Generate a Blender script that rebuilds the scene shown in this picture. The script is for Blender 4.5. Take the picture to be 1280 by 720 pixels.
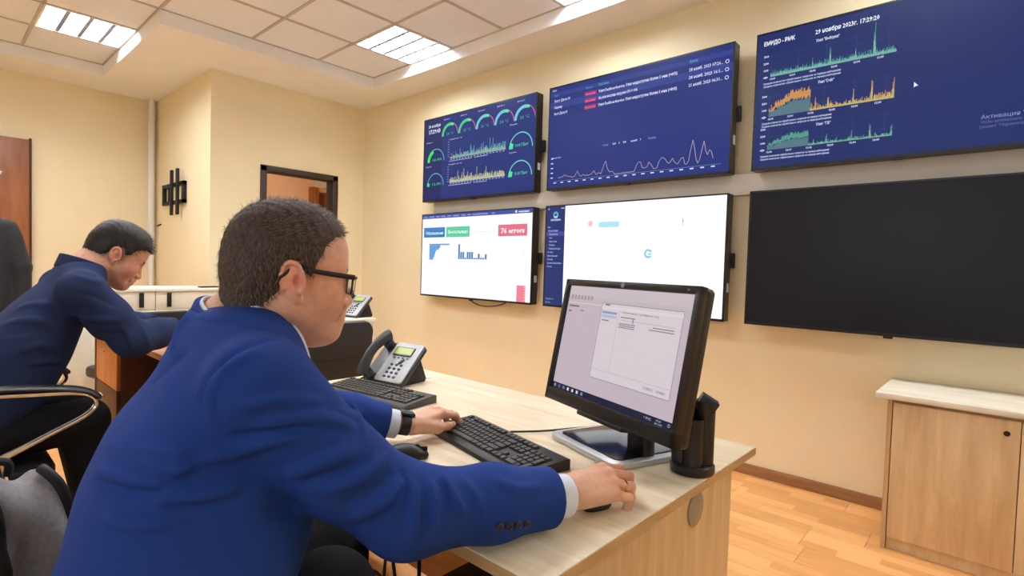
import bpy, bmesh, math, random
import numpy as np
from mathutils import Vector, Matrix

random.seed(7)
for o in list(bpy.data.objects):
    bpy.data.objects.remove(o)
scn = bpy.context.scene
COL = scn.collection
PI = math.pi

# ------------------------------------------------------------------ camera
CAM_H, FPX = 1.2374, 677.9
_yaw, _pit, _rol = (math.radians(a) for a in (42.3343, 2.0453, 1.7354))
_F = np.array([-math.sin(_yaw), math.cos(_yaw), 0.]); _R = np.array([math.cos(_yaw), math.sin(_yaw), 0.]); _U = np.array([0, 0, 1.])
FWD = _F*math.cos(_pit)-_U*math.sin(_pit); _u2 = _U*math.cos(_pit)+_F*math.sin(_pit)
RGT = _R*math.cos(_rol)+_u2*math.sin(_rol); UPV = _u2*math.cos(_rol)-_R*math.sin(_rol)
CAM = np.array([0, 0, CAM_H])
cd = bpy.data.cameras.new('camera'); cd.sensor_width = 36; cd.lens = FPX/1280*36; cd.clip_start = .02; cd.clip_end = 60
cam = bpy.data.objects.new('camera', cd); COL.objects.link(cam)
cam.matrix_world = Matrix((
    (RGT[0], UPV[0], -FWD[0], CAM[0]), (RGT[1], UPV[1], -FWD[1], CAM[1]), (RGT[2], UPV[2], -FWD[2], CAM[2]), (0, 0, 0, 1)))
scn.camera = cam

# ------------------------------------------------------------------ world, light, exposure
w = bpy.data.worlds.new('world'); scn.world = w; w.use_nodes = True
w.node_tree.nodes['Background'].inputs[0].default_value = (.72, .84, 1, 1)
w.node_tree.nodes['Background'].inputs[1].default_value = 1.6
scn.view_settings.view_transform = 'Standard'; scn.view_settings.look = 'None'
scn.view_settings.gamma = 1; scn.view_settings.use_curve_mapping = False
scn.view_settings.exposure = 0.0
LAMP = 42.0           # emission of the ceiling luminaires
WINDOW_W = 14.0       # daylight through each window behind the camera


def window_light(name, loc, rot, sx, sz):
    l = bpy.data.lights.new(name, 'AREA'); l.shape = 'RECTANGLE'; l.size = sx; l.size_y = sz
    l.energy = WINDOW_W; l.color = (.84, .92, 1)
    o = bpy.data.objects.new(name, l); COL.objects.link(o); o.location = loc; o.rotation_euler = rot
    return o


window_light('daylight', (-1.05, -2.02, 1.75), (PI/2, 0, 0), 1.7, 1.5)
window_light('daylight', (1.25, -2.02, 1.75), (PI/2, 0, 0), 1.7, 1.5)

# ------------------------------------------------------------------ materials
MATS = {}


def lin(c):
    return tuple(((x/255)/12.92 if x/255 <= .04045 else ((x/255+.055)/1.055)**2.4) for x in c)


def mat(name, rgb, rough=.5, metal=0., spec=.5, noise=0., nscale=30., bump=0., bscale=200., stretch=None,
        emit=0., coat=0., sheen=0., alpha=1., trans=0.):
    """plain procedural material; rgb in sRGB 0-255; noise = brightness variation"""
    if name in MATS:
        return MATS[name]
    m = bpy.data.materials.new(name); m.use_nodes = True; MATS[name] = m
    nt = m.node_tree; b = nt.nodes['Principled BSDF']
    c = lin(rgb)
    b.inputs['Base Color'].default_value = (*c, 1)
    b.inputs['Roughness'].default_value = rough; b.inputs['Metallic'].default_value = metal
    b.inputs['Specular IOR Level'].default_value = spec
    b.inputs['Coat Weight'].default_value = coat
    b.inputs['Sheen Weight'].default_value = sheen
    b.inputs['Transmission Weight'].default_value = trans
    b.inputs['Alpha'].default_value = alpha
    if emit:
        b.inputs['Emission Color'].default_value = (*c, 1); b.inputs['Emission Strength'].default_value = emit
    if noise or bump:
        tc = nt.nodes.new('ShaderNodeTexCoord'); mp = nt.nodes.new('ShaderNodeMapping')
        nt.links.new(tc.outputs['Object'], mp.inputs[0])
        if stretch:
            mp.inputs['Scale'].default_value = stretch
    if noise:
        n = nt.nodes.new('ShaderNodeTexNoise'); n.inputs['Scale'].default_value = nscale; n.inputs['Detail'].default_value = 5
        nt.links.new(mp.outputs[0], n.inputs['Vector'])
        r = nt.nodes.new('ShaderNodeMapRange'); r.inputs[1].default_value = .25; r.inputs[2].default_value = .75
        r.inputs[3].default_value = 1-noise; r.inputs[4].default_value = 1+noise
        nt.links.new(n.outputs[0], r.inputs[0])
        mx = nt.nodes.new('ShaderNodeVectorMath'); mx.operation = 'SCALE'; mx.inputs[0].default_value = c
        nt.links.new(r.outputs[0], mx.inputs['Scale']); nt.links.new(mx.outputs[0], b.inputs['Base Color'])
    if bump:
        n2 = nt.nodes.new('ShaderNodeTexNoise'); n2.inputs['Scale'].default_value = bscale; n2.inputs['Detail'].default_value = 3
        nt.links.new(mp.outputs[0], n2.inputs['Vector'])
        bp = nt.nodes.new('ShaderNodeBump'); bp.inputs['Strength'].default_value = bump; bp.inputs['Distance'].default_value = .002
        nt.links.new(n2.outputs[0], bp.inputs['Height']); nt.links.new(bp.outputs[0], b.inputs['Normal'])
    return m


def wood(name, c1, c2, stretch, rough=.45, scale=1., bump=.06, seedvar=False):
    """streaky wood grain in object space; stretch = how fast the grain varies along x, y, z"""
    if name in MATS:
        return MATS[name]
    m = bpy.data.materials.new(name); m.use_nodes = True; MATS[name] = m
    nt = m.node_tree; b = nt.nodes['Principled BSDF']; b.inputs['Roughness'].default_value = rough
    tc = nt.nodes.new('ShaderNodeTexCoord'); mp = nt.nodes.new('ShaderNodeMapping'); mp.inputs['Scale'].default_value = stretch
    if seedvar:
        oi = nt.nodes.new('ShaderNodeObjectInfo'); ad = nt.nodes.new('ShaderNodeVectorMath'); ad.operation = 'MULTIPLY_ADD'
        ad.inputs[1].default_value = (1, 1, 1); nt.links.new(tc.outputs['Object'], ad.inputs[0])
        sc = nt.nodes.new('ShaderNodeMath'); sc.operation = 'MULTIPLY'; sc.inputs[1].default_value = 40
        nt.links.new(oi.outputs['Random'], sc.inputs[0]); nt.links.new(sc.outputs[0], ad.inputs[2]); nt.links.new(ad.outputs[0], mp.inputs[0])
    else:
        nt.links.new(tc.outputs['Object'], mp.inputs[0])
    n = nt.nodes.new('ShaderNodeTexNoise'); n.inputs['Scale'].default_value = scale; n.inputs['Detail'].default_value = 8
    n.inputs['Roughness'].default_value = .62; n.inputs['Distortion'].default_value = .35
    nt.links.new(mp.outputs[0], n.inputs['Vector'])
    cr = nt.nodes.new('ShaderNodeValToRGB'); cr.color_ramp.elements[0].position = .33; cr.color_ramp.elements[1].position = .68
    cr.color_ramp.elements[0].color = (*lin(c1), 1); cr.color_ramp.elements[1].color = (*lin(c2), 1)
    nt.links.new(n.outputs[0], cr.inputs[0])
    out = cr.outputs[0]
    if seedvar:
        mr = nt.nodes.new('ShaderNodeMapRange'); mr.inputs[3].default_value = .82; mr.inputs[4].default_value = 1.12
        nt.links.new(oi.outputs['Random'], mr.inputs[0])
        vm = nt.nodes.new('ShaderNodeVectorMath'); vm.operation = 'SCALE'
        nt.links.new(out, vm.inputs[0]); nt.links.new(mr.outputs[0], vm.inputs['Scale']); out = vm.outputs[0]
    nt.links.new(out, b.inputs['Base Color'])
    if bump:
        bp = nt.nodes.new('ShaderNodeBump'); bp.inputs['Strength'].default_value = bump; bp.inputs['Distance'].default_value = .001
        nt.links.new(n.outputs[0], bp.inputs['Height']); nt.links.new(bp.outputs[0], b.inputs['Normal'])
    return m


def attr_mat(name, attr='Col', rough=.5, emit=0., sss=0., bump=0., bscale=400., spec=.5, noise=0., nscale=60):
    """material that takes its colour from a colour attribute (flat print, skin tones)"""
    if name in MATS:
        return MATS[name]
    m = bpy.data.materials.new(name); m.use_nodes = True; MATS[name] = m
    nt = m.node_tree; b = nt.nodes['Principled BSDF']; b.inputs['Roughness'].default_value = rough
    b.inputs['Specular IOR Level'].default_value = spec
    a = nt.nodes.new('ShaderNodeAttribute'); a.attribute_name = attr
    col = a.outputs['Color']
    if noise:
        tc = nt.nodes.new('ShaderNodeTexCoord')
        n = nt.nodes.new('ShaderNodeTexNoise'); n.inputs['Scale'].default_value = nscale; n.inputs['Detail'].default_value = 4
        nt.links.new(tc.outputs['Object'], n.inputs['Vector'])
        r = nt.nodes.new('ShaderNodeMapRange'); r.inputs[1].default_value = .25; r.inputs[2].default_value = .75
        r.inputs[3].default_value = 1-noise; r.inputs[4].default_value = 1+noise
        nt.links.new(n.outputs[0], r.inputs[0])
        vm = nt.nodes.new('ShaderNodeVectorMath'); vm.operation = 'SCALE'
        nt.links.new(col, vm.inputs[0]); nt.links.new(r.outputs[0], vm.inputs['Scale']); col = vm.outputs[0]
    if emit:
        b.inputs['Base Color'].default_value = (.01, .01, .012, 1)
        nt.links.new(col, b.inputs['Emission Color']); b.inputs['Emission Strength'].default_value = emit
    else:
        nt.links.new(col, b.inputs['Base Color'])
    if sss:
        b.inputs['Subsurface Weight'].default_value = sss; b.inputs['Subsurface Radius'].default_value = (.01, .004, .002)
        b.inputs['Subsurface Scale'].default_value = .6
    if bump:
        tc = nt.nodes.new('ShaderNodeTexCoord')
        n2 = nt.nodes.new('ShaderNodeTexNoise'); n2.inputs['Scale'].default_value = bscale
        nt.links.new(tc.outputs['Object'], n2.inputs['Vector'])
        bp = nt.nodes.new('ShaderNodeBump'); bp.inputs['Strength'].default_value = bump; bp.inputs['Distance'].default_value = .001
        nt.links.new(n2.outputs[0], bp.inputs['Height']); nt.links.new(bp.outputs[0], b.inputs['Normal'])
    return m


# ------------------------------------------------------------------ mesh helpers
class MB:
    """collects shapes into one mesh"""
    def __init__(s):
        s.bm = bmesh.new(); s.col = []

    def box(s, x0, x1, y0, y1, z0, z1, bev=0., seg=2, M=None):
        r = bmesh.ops.create_cube(s.bm, size=1.)
        vs = r['verts']
        for v in vs:
            v.co = Vector(((x0+x1)/2+v.co.x*(x1-x0), (y0+y1)/2+v.co.y*(y1-y0), (z0+z1)/2+v.co.z*(z1-z0)))
        if bev:
            es = list({e for v in vs for e in v.link_edges})
            rr = bmesh.ops.bevel(s.bm, geom=es, offset=bev, segments=seg, profile=.5, affect='EDGES')
            vs = list({v for f in rr['faces'] for v in f.verts} | {v for v in vs if v.is_valid})
        if M is not None:
            bmesh.ops.transform(s.bm, matrix=M, verts=vs)
        return s

    def prism(s, pts, d0, d1, axis='z', bev=0., M=None):
        """polygon pts extruded along an axis from d0 to d1"""
        def P(p, d):
            return {'z': (p[0], p[1], d), 'y': (p[0], d, p[1]), 'x': (d, p[0], p[1])}[axis]
        a = [s.bm.verts.new(P(p, d0)) for p in pts]; b = [s.bm.verts.new(P(p, d1)) for p in pts]
        n = len(pts); fs = [s.bm.faces.new(a[::-1]), s.bm.faces.new(b)]
        for i in range(n):
            fs.append(s.bm.faces.new((a[i], a[(i+1) % n], b[(i+1) % n], b[i])))
        bmesh.ops.recalc_face_normals(s.bm, faces=fs)
        vs = a+b
        if bev:
            es = list({e for f in fs[:2] for e in f.edges})
            rr = bmesh.ops.bevel(s.bm, geom=es, offset=bev, segments=2, profile=.5, affect='EDGES')
            vs = list({v for f in rr['faces'] for v in f.verts} | {v for v in vs if v.is_valid})
        if M is not None:
            bmesh.ops.transform(s.bm, matrix=M, verts=vs)
        return s

    def tube(s, pts, r, n=10, cap=True, closed=False, sx=1., sy=1.):
        """swept tube through pts; r a number or a list of radii"""
        pts = [Vector(p) for p in pts]; N = len(pts)
        rs = r if hasattr(r, '__len__') else [r]*N
        up = None; rings = []
        for i, p in enumerate(pts):
            if closed:
                t = (pts[(i+1) % N]-pts[i-1]).normalized()
            else:
                t = (pts[min(i+1, N-1)]-pts[max(i-1, 0)]).normalized()
            if up is None:
                up = Vector((0, 0, 1)) if abs(t.z) < .9 else Vector((1, 0, 0))
            sd = t.cross(up).normalized(); up = sd.cross(t).normalized()
            rings.append([s.bm.verts.new(p+rs[i]*(math.cos(2*PI*k/n)*sd*sx+math.sin(2*PI*k/n)*up*sy)) for k in range(n)])
        m = N if closed else N-1
        for i in range(m):
            a, b = rings[i], rings[(i+1) % N]
            for k in range(n):
                s.bm.faces.new((a[k], a[(k+1) % n], b[(k+1) % n], b[k]))
        if cap and not closed:
            s.bm.faces.new(rings[0][::-1]); s.bm.faces.new(rings[-1])
        return s

    def lathe(s, prof, n=24, M=None, c=(0, 0, 0)):
        """profile of (radius, z) turned about z"""
        rings = []; vs = []
        for r, z in prof:
            if r < 1e-6:
                v = s.bm.verts.new((c[0], c[1], c[2]+z)); rings.append([v]*n); vs.append(v)
            else:
                ring = [s.bm.verts.new((c[0]+r*math.cos(2*PI*k/n), c[1]+r*math.sin(2*PI*k/n), c[2]+z)) for k in range(n)]
                rings.append(ring); vs += ring
        for a, b in zip(rings, rings[1:]):
            for k in range(n):
                f = []
                for v in (a[k], a[(k+1) % n], b[(k+1) % n], b[k]):
                    if v not in f:
                        f.append(v)
                if len(f) > 2:
                    try:
                        s.bm.faces.new(f)
                    except ValueError:
                        pass
        if M is not None:
            bmesh.ops.transform(s.bm, matrix=M, verts=vs)
        return s

    def ell(s, c, r, M=None, u=20, v=12):
        rr = bmesh.ops.create_uvsphere(s.bm, u_segments=u, v_segments=v, radius=1.)
        mt = Matrix.Translation(c) @ (M if M is not None else Matrix()) @ Matrix.Diagonal((*r, 1))
        bmesh.ops.transform(s.bm, matrix=mt, verts=rr['verts'])
        return s

    def mesh(s, name, smooth=False):
        me = bpy.data.meshes.new(name)
        bmesh.ops.recalc_face_normals(s.bm, faces=s.bm.faces[:])
        s.bm.to_mesh(me); s.bm.free()
        if smooth:
            me.shade_smooth()
            if smooth != 'all':
                me.set_sharp_from_angle(angle=math.radians(38))
        return me

    def build(s, name, m, parent=None, smooth=False, **kw):
        return link(name, s.mesh(name, smooth), m, parent, **kw)


def link(name, me, m=None, parent=None, loc=None, rot=None, label=None, cat=None, group=None, kind=None):
    o = bpy.data.objects.new(name, me); COL.objects.link(o)
    if m is not None and me is not None:
        me.materials.clear(); me.materials.append(m)
    if parent is not None:
        o.parent = parent
    if loc is not None:
        o.location = loc
    if rot is not None:
        o.rotation_euler = rot
    tag(o, label, cat, group, kind)
    return o


def tag(o, label=None, cat=None, group=None, kind=None):
    if label: o['label'] = label
    if cat: o['category'] = cat
    if group: o['group'] = group
    if kind: o['kind'] = kind
    return o


def thing(name, label, cat, loc=(0, 0, 0), rz=0., group=None):
    o = bpy.data.objects.new(name, None); COL.objects.link(o); o.empty_display_size = .05
    o.location = loc; o.rotation_euler = (0, 0, rz)
    return tag(o, label, cat, group)


def struct(name, mb, m, parent=None, smooth=False):
    o = mb.build(name, m, parent, smooth)
    if parent is None:
        o['kind'] = 'structure'
    return o


def box(name, m, x0, x1, y0, y1, z0, z1, parent=None, bev=0., **kw):
    return MB().box(x0, x1, y0, y1, z0, z1, bev).build(name, m, parent, smooth=bool(bev), **kw)


def pix(u, v):
    return FWD+RGT*(u-640)/FPX+UPV*(360-v)/FPX


def smoothpath(pts, n=8):
    """Catmull-Rom through pts"""
    P = [Vector(p) for p in pts]; out = []
    for i in range(len(P)-1):
        p0 = P[max(i-1, 0)]; p1 = P[i]; p2 = P[i+1]; p3 = P[min(i+2, len(P)-1)]
        for k in range(n):
            t = k/n
            out.append(.5*((2*p1)+(p2-p0)*t+(2*p0-5*p1+4*p2-p3)*t*t+(3*p1-p0-3*p2+p3)*t**3))
    out.append(P[-1])
    return out


def rrect(x0, x1, z0, z1, r, n=5):
    pts = []
    for cx, cz, a0 in ((x1-r, z1-r, 0), (x0+r, z1-r, PI/2), (x0+r, z0+r, PI), (x1-r, z0+r, 1.5*PI)):
        for k in range(n+1):
            a = a0+PI/2*k/n
            pts.append((cx+r*math.cos(a), cz+r*math.sin(a)))
    return pts

# ================================================================== THE ROOM
YW, XB, YN, XF = 3.493, -5.553, 1.853, -7.28      # right wall, doorway wall, niche side, far wall
XE, YS = 2.7, -2.0                                # wall at the camera's right, window wall behind
ZS, ZT = 3.015, 3.122                             # soffit, tile plane
m_wall = mat('cream_wall_paint', (243, 229, 192), .55, spec=.35, noise=.025, nscale=3, bump=.05, bscale=160)
m_soffit = mat('ceiling_paint', (246, 246, 244), .8, noise=.02, nscale=4)
m_tile = mat('ceiling_tile_board', (242, 246, 253), .9, noise=.03, nscale=60, bump=.2, bscale=300)
m_bar = mat('ceiling_grid_bar', (196, 190, 180), .6)
m_black = mat('black_plastic', (22, 22, 24), .42, noise=.06, nscale=50)
m_blackm = mat('black_matt_plastic', (17, 17, 19), .6)
m_chrome = mat('chrome', (225, 222, 216), .12, 1.)
m_white = mat('white_plastic', (236, 236, 232), .4)
m_dark_trim = mat('dark_brown_trim', (54, 40, 34), .5)


def floor_mat():
    m = bpy.data.materials.new('laminate_floor'); m.use_nodes = True
    nt = m.node_tree; b = nt.nodes['Principled BSDF']; b.inputs['Roughness'].default_value = .32
    tc = nt.nodes.new('ShaderNodeTexCoord'); oi = nt.nodes.new('ShaderNodeObjectInfo')
    br = nt.nodes.new('ShaderNodeTexBrick'); br.offset = .37; br.inputs['Scale'].default_value = 1
    br.inputs['Brick Width'].default_value = .42; br.inputs['Row Height'].default_value = .0634; br.inputs['Mortar Size'].default_value = .0
    br.inputs['Color1'].default_value = (*lin((236, 180, 116)), 1); br.inputs['Color2'].default_value = (*lin((210, 148, 86)), 1)
    br.inputs['Bias'].default_value = -.1
    ad = nt.nodes.new('ShaderNodeVectorMath'); ad.operation = 'MULTIPLY_ADD'; ad.inputs[1].default_value = (1, 1, 1)
    cb = nt.nodes.new('ShaderNodeCombineXYZ'); ml = nt.nodes.new('ShaderNodeMath'); ml.operation = 'MULTIPLY'; ml.inputs[1].default_value = 37.3
    nt.links.new(oi.outputs['Random'], ml.inputs[0]); nt.links.new(ml.outputs[0], cb.inputs[0])
    nt.links.new(tc.outputs['Object'], ad.inputs[0]); nt.links.new(cb.outputs[0], ad.inputs[2])
    nt.links.new(ad.outputs[0], br.inputs['Vector'])
    mp = nt.nodes.new('ShaderNodeMapping'); mp.inputs['Scale'].default_value = (4, 60, 1)
    nt.links.new(ad.outputs[0], mp.inputs[0])
    n = nt.nodes.new('ShaderNodeTexNoise'); n.inputs['Scale'].default_value = 1; n.inputs['Detail'].default_value = 6
    nt.links.new(mp.outputs[0], n.inputs['Vector'])
    r = nt.nodes.new('ShaderNodeMapRange'); r.inputs[1].default_value = .3; r.inputs[2].default_value = .7; r.inputs[3].default_value = .9; r.inputs[4].default_value = 1.1
    nt.links.new(n.outputs[0], r.inputs[0])
    vm = nt.nodes.new('ShaderNodeVectorMath'); vm.operation = 'SCALE'
    nt.links.new(br.outputs['Color'], vm.inputs[0]); nt.links.new(r.outputs[0], vm.inputs['Scale'])
    nt.links.new(vm.outputs[0], b.inputs['Base Color'])
    return m


floor = struct('floor', MB().box(-7.9, XE+.1, YS-.2, 4.9, -.1, -.012), mat('floor_underlay', (120, 80, 48), .7))
m_floor = floor_mat()
plank_len, plank_w = 1.28, .19
y = YS; row = 0
while y < YW-.01:
    x = XF+random.uniform(-1.2, 0)
    while x < XE:
        a, b_ = max(x, XF), min(x+plank_len, XE)
        y1 = min(y+plank_w, YW)
        if a < XB and y1 > YN:
            a = XB if b_ > XB else a
        if b_-a > .05 and not (b_ <= XB and y >= YN-.1):
            L, Wd = b_-a-.0012, y1-y-.0012
            o = MB().box(0, L, 0, Wd, -.012, 0, .0008, 1).build('floor_plank', m_floor, floor, loc=(a, y, 0))
        x += plank_len
    y += plank_w; row += 1

struct('wall_right', MB().box(XB-.1, XE+.1, YW, YW+.12, -.1, 3.4), m_wall)
DY0, DY1, DZ = 2.318, 3.151, 2.197
wb = MB().box(XB-.12, XB, YN, DY0, -.1, 3.4).box(XB-.12, XB, DY1, YW, -.1, 3.4).box(XB-.12, XB, DY0, DY1, DZ, 3.4)
struct('wall_back', wb, m_wall)
struct('wall_niche', MB().box(XF-.1, XB-.12, YN, YN+.1, -.1, 3.4), m_wall)
struct('wall_far', MB().box(XF-.12, XF, YS-.1, YN, -.1, 3.4), m_wall)
struct('wall_side', MB().box(XE, XE+.12, YS-.1, YW, -.1, 3.4), m_wall)
WIN = ((-1.9, -.2), (.4, 2.1)); WZ0, WZ1 = 1.0, 2.5
ww = MB().box(XF-.1, XE+.1, YS-.25, YS, -.1, WZ0).box(XF-.1, XE+.1, YS-.25, YS, WZ1, 3.4)
for a, b_ in ((XF-.1, WIN[0][0]), (WIN[0][1], WIN[1][0]), (WIN[1][1], XE+.1)):
    ww.box(a, b_, YS-.25, YS, WZ0, WZ1)
struct('wall_front', ww, m_wall)
m_glass = mat('window_glass', (235, 245, 250), .02, trans=1., spec=.5)
for k, (a, b_) in enumerate(WIN):
    f = MB()
    for q in ((a, a+.06, WZ0, WZ1), (b_-.06, b_, WZ0, WZ1), (a, b_, WZ0, WZ0+.06), (a, b_, WZ1-.06, WZ1), ((a+b_)/2-.03, (a+b_)/2+.03, WZ0, WZ1)):
        f.box(q[0], q[1], YS-.2, YS-.13, q[2], q[3], .006)
    wf = struct('window_%d' % (k+1), f, m_white)
    for p in (0, 1):
        x0 = a+.06 if p == 0 else (a+b_)/2+.03
        box('pane', m_glass, x0, x0+(b_-a)/2-.09, YS-.17, YS-.164, WZ0+.06, WZ1-.06, wf)
    box('window_sill', m_white, a-.05, b_+.05, YS-.13, YS+.12, WZ0-.04, WZ0, wf, .006)

# doorway in the back wall, dark trim, corridor beyond
dm = MB()
t = .055
dm.box(XB-.13, XB+.02, DY0-.005, DY0+t, 0, DZ, .004).box(XB-.13, XB+.02, DY1-t, DY1+.005, 0, DZ, .004).box(XB-.13, XB+.02, DY0-.005, DY1+.005, DZ-t, DZ+.005, .004)
struct('door_1', dm, m_dark_trim, smooth=True)
m_corr = mat('corridor_paint', (246, 212, 184), .7, noise=.03, nscale=3)
struct('wall_corridor', MB().box(-7.85, -7.75, YN+.1, 4.8, -.1, 3.4).box(-7.75, XB-.12, 4.7, 4.8, -.1, 3.4)
       .box(XB-.22, XB-.12, YW+.12, 4.7, -.1, 3.4).box(-7.75, XB-.12, YN+.1, 4.7, 2.75, 3.4), m_corr)
cl = thing('corridor_lamp', 'white ceiling lamp in the corridor beyond the dark doorway', 'lamp', (-6.75, 3.3, 2.748))
MB().lathe([(.17, 0), (.17, -.03), (.15, -.045), (0, -.045)], 28).build('housing', m_white, cl)
MB().lathe([(.15, -.046), (.14, -.07), (.08, -.085), (0, -.088)], 28).build('diffuser', mat('corridor_lamp_glow', (255, 226, 190), .5, emit=42.), cl, True)
# brown door leaf in the corridor with a pale transom above
d3 = MB().box(-7.75, -7.70, 4.06, 4.66, 0, 2.30, .004)
d3 = struct('door_3', d3, wood('corridor_door_wood', (128, 66, 24), (168, 96, 40), (3, 3, .6), .4, 6), smooth=True)
box('door_frame', wood('corridor_frame_wood', (150, 92, 40), (190, 128, 66), (3, 3, .6), .4, 6), -7.75, -7.66, 3.94, 4.06, 0, 2.36, d3)
box('transom', m_white, -7.75, -7.72, 4.02, 4.66, 2.37, 2.48, d3)
box('door_inset', wood('corridor_inset_wood', (76, 36, 14), (110, 58, 24), (3, 3, .6), .4, 6), -7.70, -7.694, 4.08, 4.16, .2, 2.28, d3)

# brown door on the far wall
m_door = wood('red_brown_door', (132, 76, 38), (162, 98, 52), (2.5, 2.5, .35), .38, 5)
d2 = struct('door_2', MB().box(XF, XF+.045, -.16, .76, .0, 2.372, .004), m_door, smooth=True)
box('door_edge', mat('door_edge_dark', (70, 30, 14), .5), XF, XF+.05, .755, .775, 0, 2.385, d2)

# skirting
m_skirt = wood('brown_skirting', (140, 98, 64), (170, 124, 86), (.8, 8, 8), .45, 4)
struct('baseboard_right', MB().box(XB, XE, YW-.016, YW, 0, .066, .004), m_skirt, smooth=True)
struct('baseboard_back', MB().box(XB, XB+.016, YN, DY0-.01, 0, .066, .004).box(XB, XB+.016, DY1+.01, YW-.016, 0, .066, .004), m_skirt, smooth=True)
struct('baseboard_niche', MB().box(XF, XB, YN-.016, YN, 0, .066, .004), m_skirt, smooth=True)
struct('baseboard_far', MB().box(XF, XF+.016, .78, YN-.016, 0, .066, .004), m_skirt, smooth=True)

# white riser pipe in the niche corner
pp = thing('riser_pipe', 'white vertical pipe in the niche corner beside the wall bracket', 'pipe', (XF+.07, YN-.06, 0))
MB().tube([(0, 0, 0), (0, 0, ZS)], .032, 16).build('pipe_body', m_white, pp, True)
for z in (.35, 1.5, 2.8):
    MB().lathe([(.032, 0), (.04, 0), (.04, .03), (.032, .03)], 16, c=(0, 0, z)).build('pipe_clip', m_white, pp, True)
hk = MB().tube([(0, 0, 0), (.10, 0, .012), (.115, 0, .012)], .009, 8)
hk.build('wall_peg', m_black, None, True, loc=(XF+.13, YN-.012, 1.60), label='small dark peg on the niche wall right of the white pipe', cat='peg')

# ------------------------------------------------------------------ ceiling: soffit round an L-shaped tile field
TX0, TXB, TX1, TY1, TYB, TY0 = -6.68, -4.83, 2.2, 3.13, 1.25, -1.5
cm = MB()
for q in ((XF-.1, XE+.1, TY1, YW+.1), (XF-.1, TXB, TYB, TY1), (XF-.1, TX0, YS-.2, TYB), (TX1, XE+.1, YS-.2, TY1), (TX0, TX1, YS-.2, TY0)):
    cm.box(q[0], q[1], q[2], q[3], ZS, 3.3)
cm.box(XF-.1, XE+.1, YS-.2, YW+.1, 3.3, 3.36)
ceiling = struct('ceiling', cm, m_soffit)
xl = [-6.68, -6.03, -5.43]+[round(-4.83+.6*i, 3) for i in range(12)]+[2.2]
yl = [3.13, 2.53, 1.93, 1.25, .65, .05, -.55, -1.15, -1.5]
LUM = {(3+1, 0), (3+4, 0), (3+7, 0), (3+10, 0), (1, 3), (3+1, 3), (3+4, 3), (1, 5), (3+1, 5)}  # last two cells: extra luminaires out of view, added for light
grid = MB()
for i in range(len(xl)-1):
    for j in range(len(yl)-1):
        x0, x1, y1, y0 = xl[i], xl[i+1], yl[j], yl[j+1]
        if x1 <= TXB+.01 and y1 > TYB+.01:
            continue
        grid.box(x0-.011, x0+.011, y0, y1, ZT-.003, ZT+.02).box(x0, x1, y1-.011, y1+.011, ZT-.003, ZT+.02)
        if (i, j) not in LUM:
            box('ceiling_tile', m_tile, x0+.012, x1-.012, y0+.012, y1-.012, ZT+.004, ZT+.018, ceiling)
grid.build('ceiling_grid', m_bar, ceiling)

m_lamp = bpy.data.materials.new('luminaire_glow'); m_lamp.use_nodes = True
_b = m_lamp.node_tree.nodes['Principled BSDF']; _b.inputs['Base Color'].default_value = (.9, .9, .9, 1)
_b.inputs['Emission Color'].default_value = (.98, .985, 1, 1); _b.inputs['Emission Strength'].default_value = LAMP
m_louvre = mat('louvre_aluminium', (150, 160, 176), .45, .2)


lum_meshes = {}
names = {(4, 0): 'louvred ceiling luminaire nearest the corner above the gauge screen', (7, 0): 'louvred ceiling luminaire cut by the top edge above the alert-list screen',
         (1, 3): 'louvred ceiling luminaire above the seated man in the dark jacket',
         (10, 0): 'louvred ceiling luminaire by the wall over the switched-off black screen', (13, 0): 'louvred ceiling luminaire by the wall over the far end of the low cabinet',
         (4, 3): 'louvred ceiling luminaire over the beech desk', (7, 3): 'louvred ceiling luminaire over the man in the blue jacket',
         (1, 5): 'added unseen louvred luminaire brightening the far wall before the brown door', (4, 5): 'added unseen louvred luminaire behind the coat stand towards the windows'}  # this last pair is unseen, added to brighten the left and back walls
for (i, j) in sorted(LUM):
    x0, x1, y1, y0 = xl[i], xl[i+1], yl[j], yl[j+1]
    t = thing('ceiling_luminaire', names.get((i, j), 'louvred ceiling luminaire over the camera side of the room'), 'ceiling light',
              ((x0+x1)/2, (y0+y1)/2, ZT), 0, 'square louvred ceiling luminaires')
    if not lum_meshes:
        h = .293
        f = MB()
        for q in ((-h, h, -h, -h+.014), (-h, h, h-.014, h), (-h, -h+.014, -h, h), (h-.014, h, -h, h)):
            f.box(q[0], q[1], q[2], q[3], -.004, .045)
        lum_meshes['frame'] = (f.mesh('frame'), m_white)
        lum_meshes['diffuser'] = (MB().box(-h+.012, h-.012, -h+.012, h-.012, .036, .044).mesh('diffuser'), m_lamp)
        lv = MB()
        for k in range(1, 4):
            lv.box(-h+.014, h-.014, -h+k*h/2-.014, -h+k*h/2+.014, 0, .018)
        lum_meshes['louvre_rail'] = (lv.mesh('louvre_rail'), m_louvre)
        lv = MB()
        for k in range(1, 10):
            xx = -h+k*2*h/10
            lv.box(xx-.005, xx+.005, -h+.014, h-.014, .002, .018)
        lum_meshes['louvre_blade'] = (lv.mesh('louvre_blade'), m_louvre)
    for n, (me, mm) in lum_meshes.items():
        link(n, me, mm, t)

# ================================================================== SCREENS
def text_geo(s, size, bold=0.):
    cu = bpy.data.curves.new('t', 'FONT'); cu.body = s; cu.size = size; cu.resolution_u = 1; cu.offset = bold
    o = bpy.data.objects.new('t', cu); me = bpy.data.meshes.new_from_object(o)
    V = [tuple(v.co) for v in me.vertices]; Fc = [tuple(p.vertices) for p in me.polygons]
    bpy.data.objects.remove(o); bpy.data.curves.remove(cu); bpy.data.meshes.remove(me)
    return V, Fc


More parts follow.
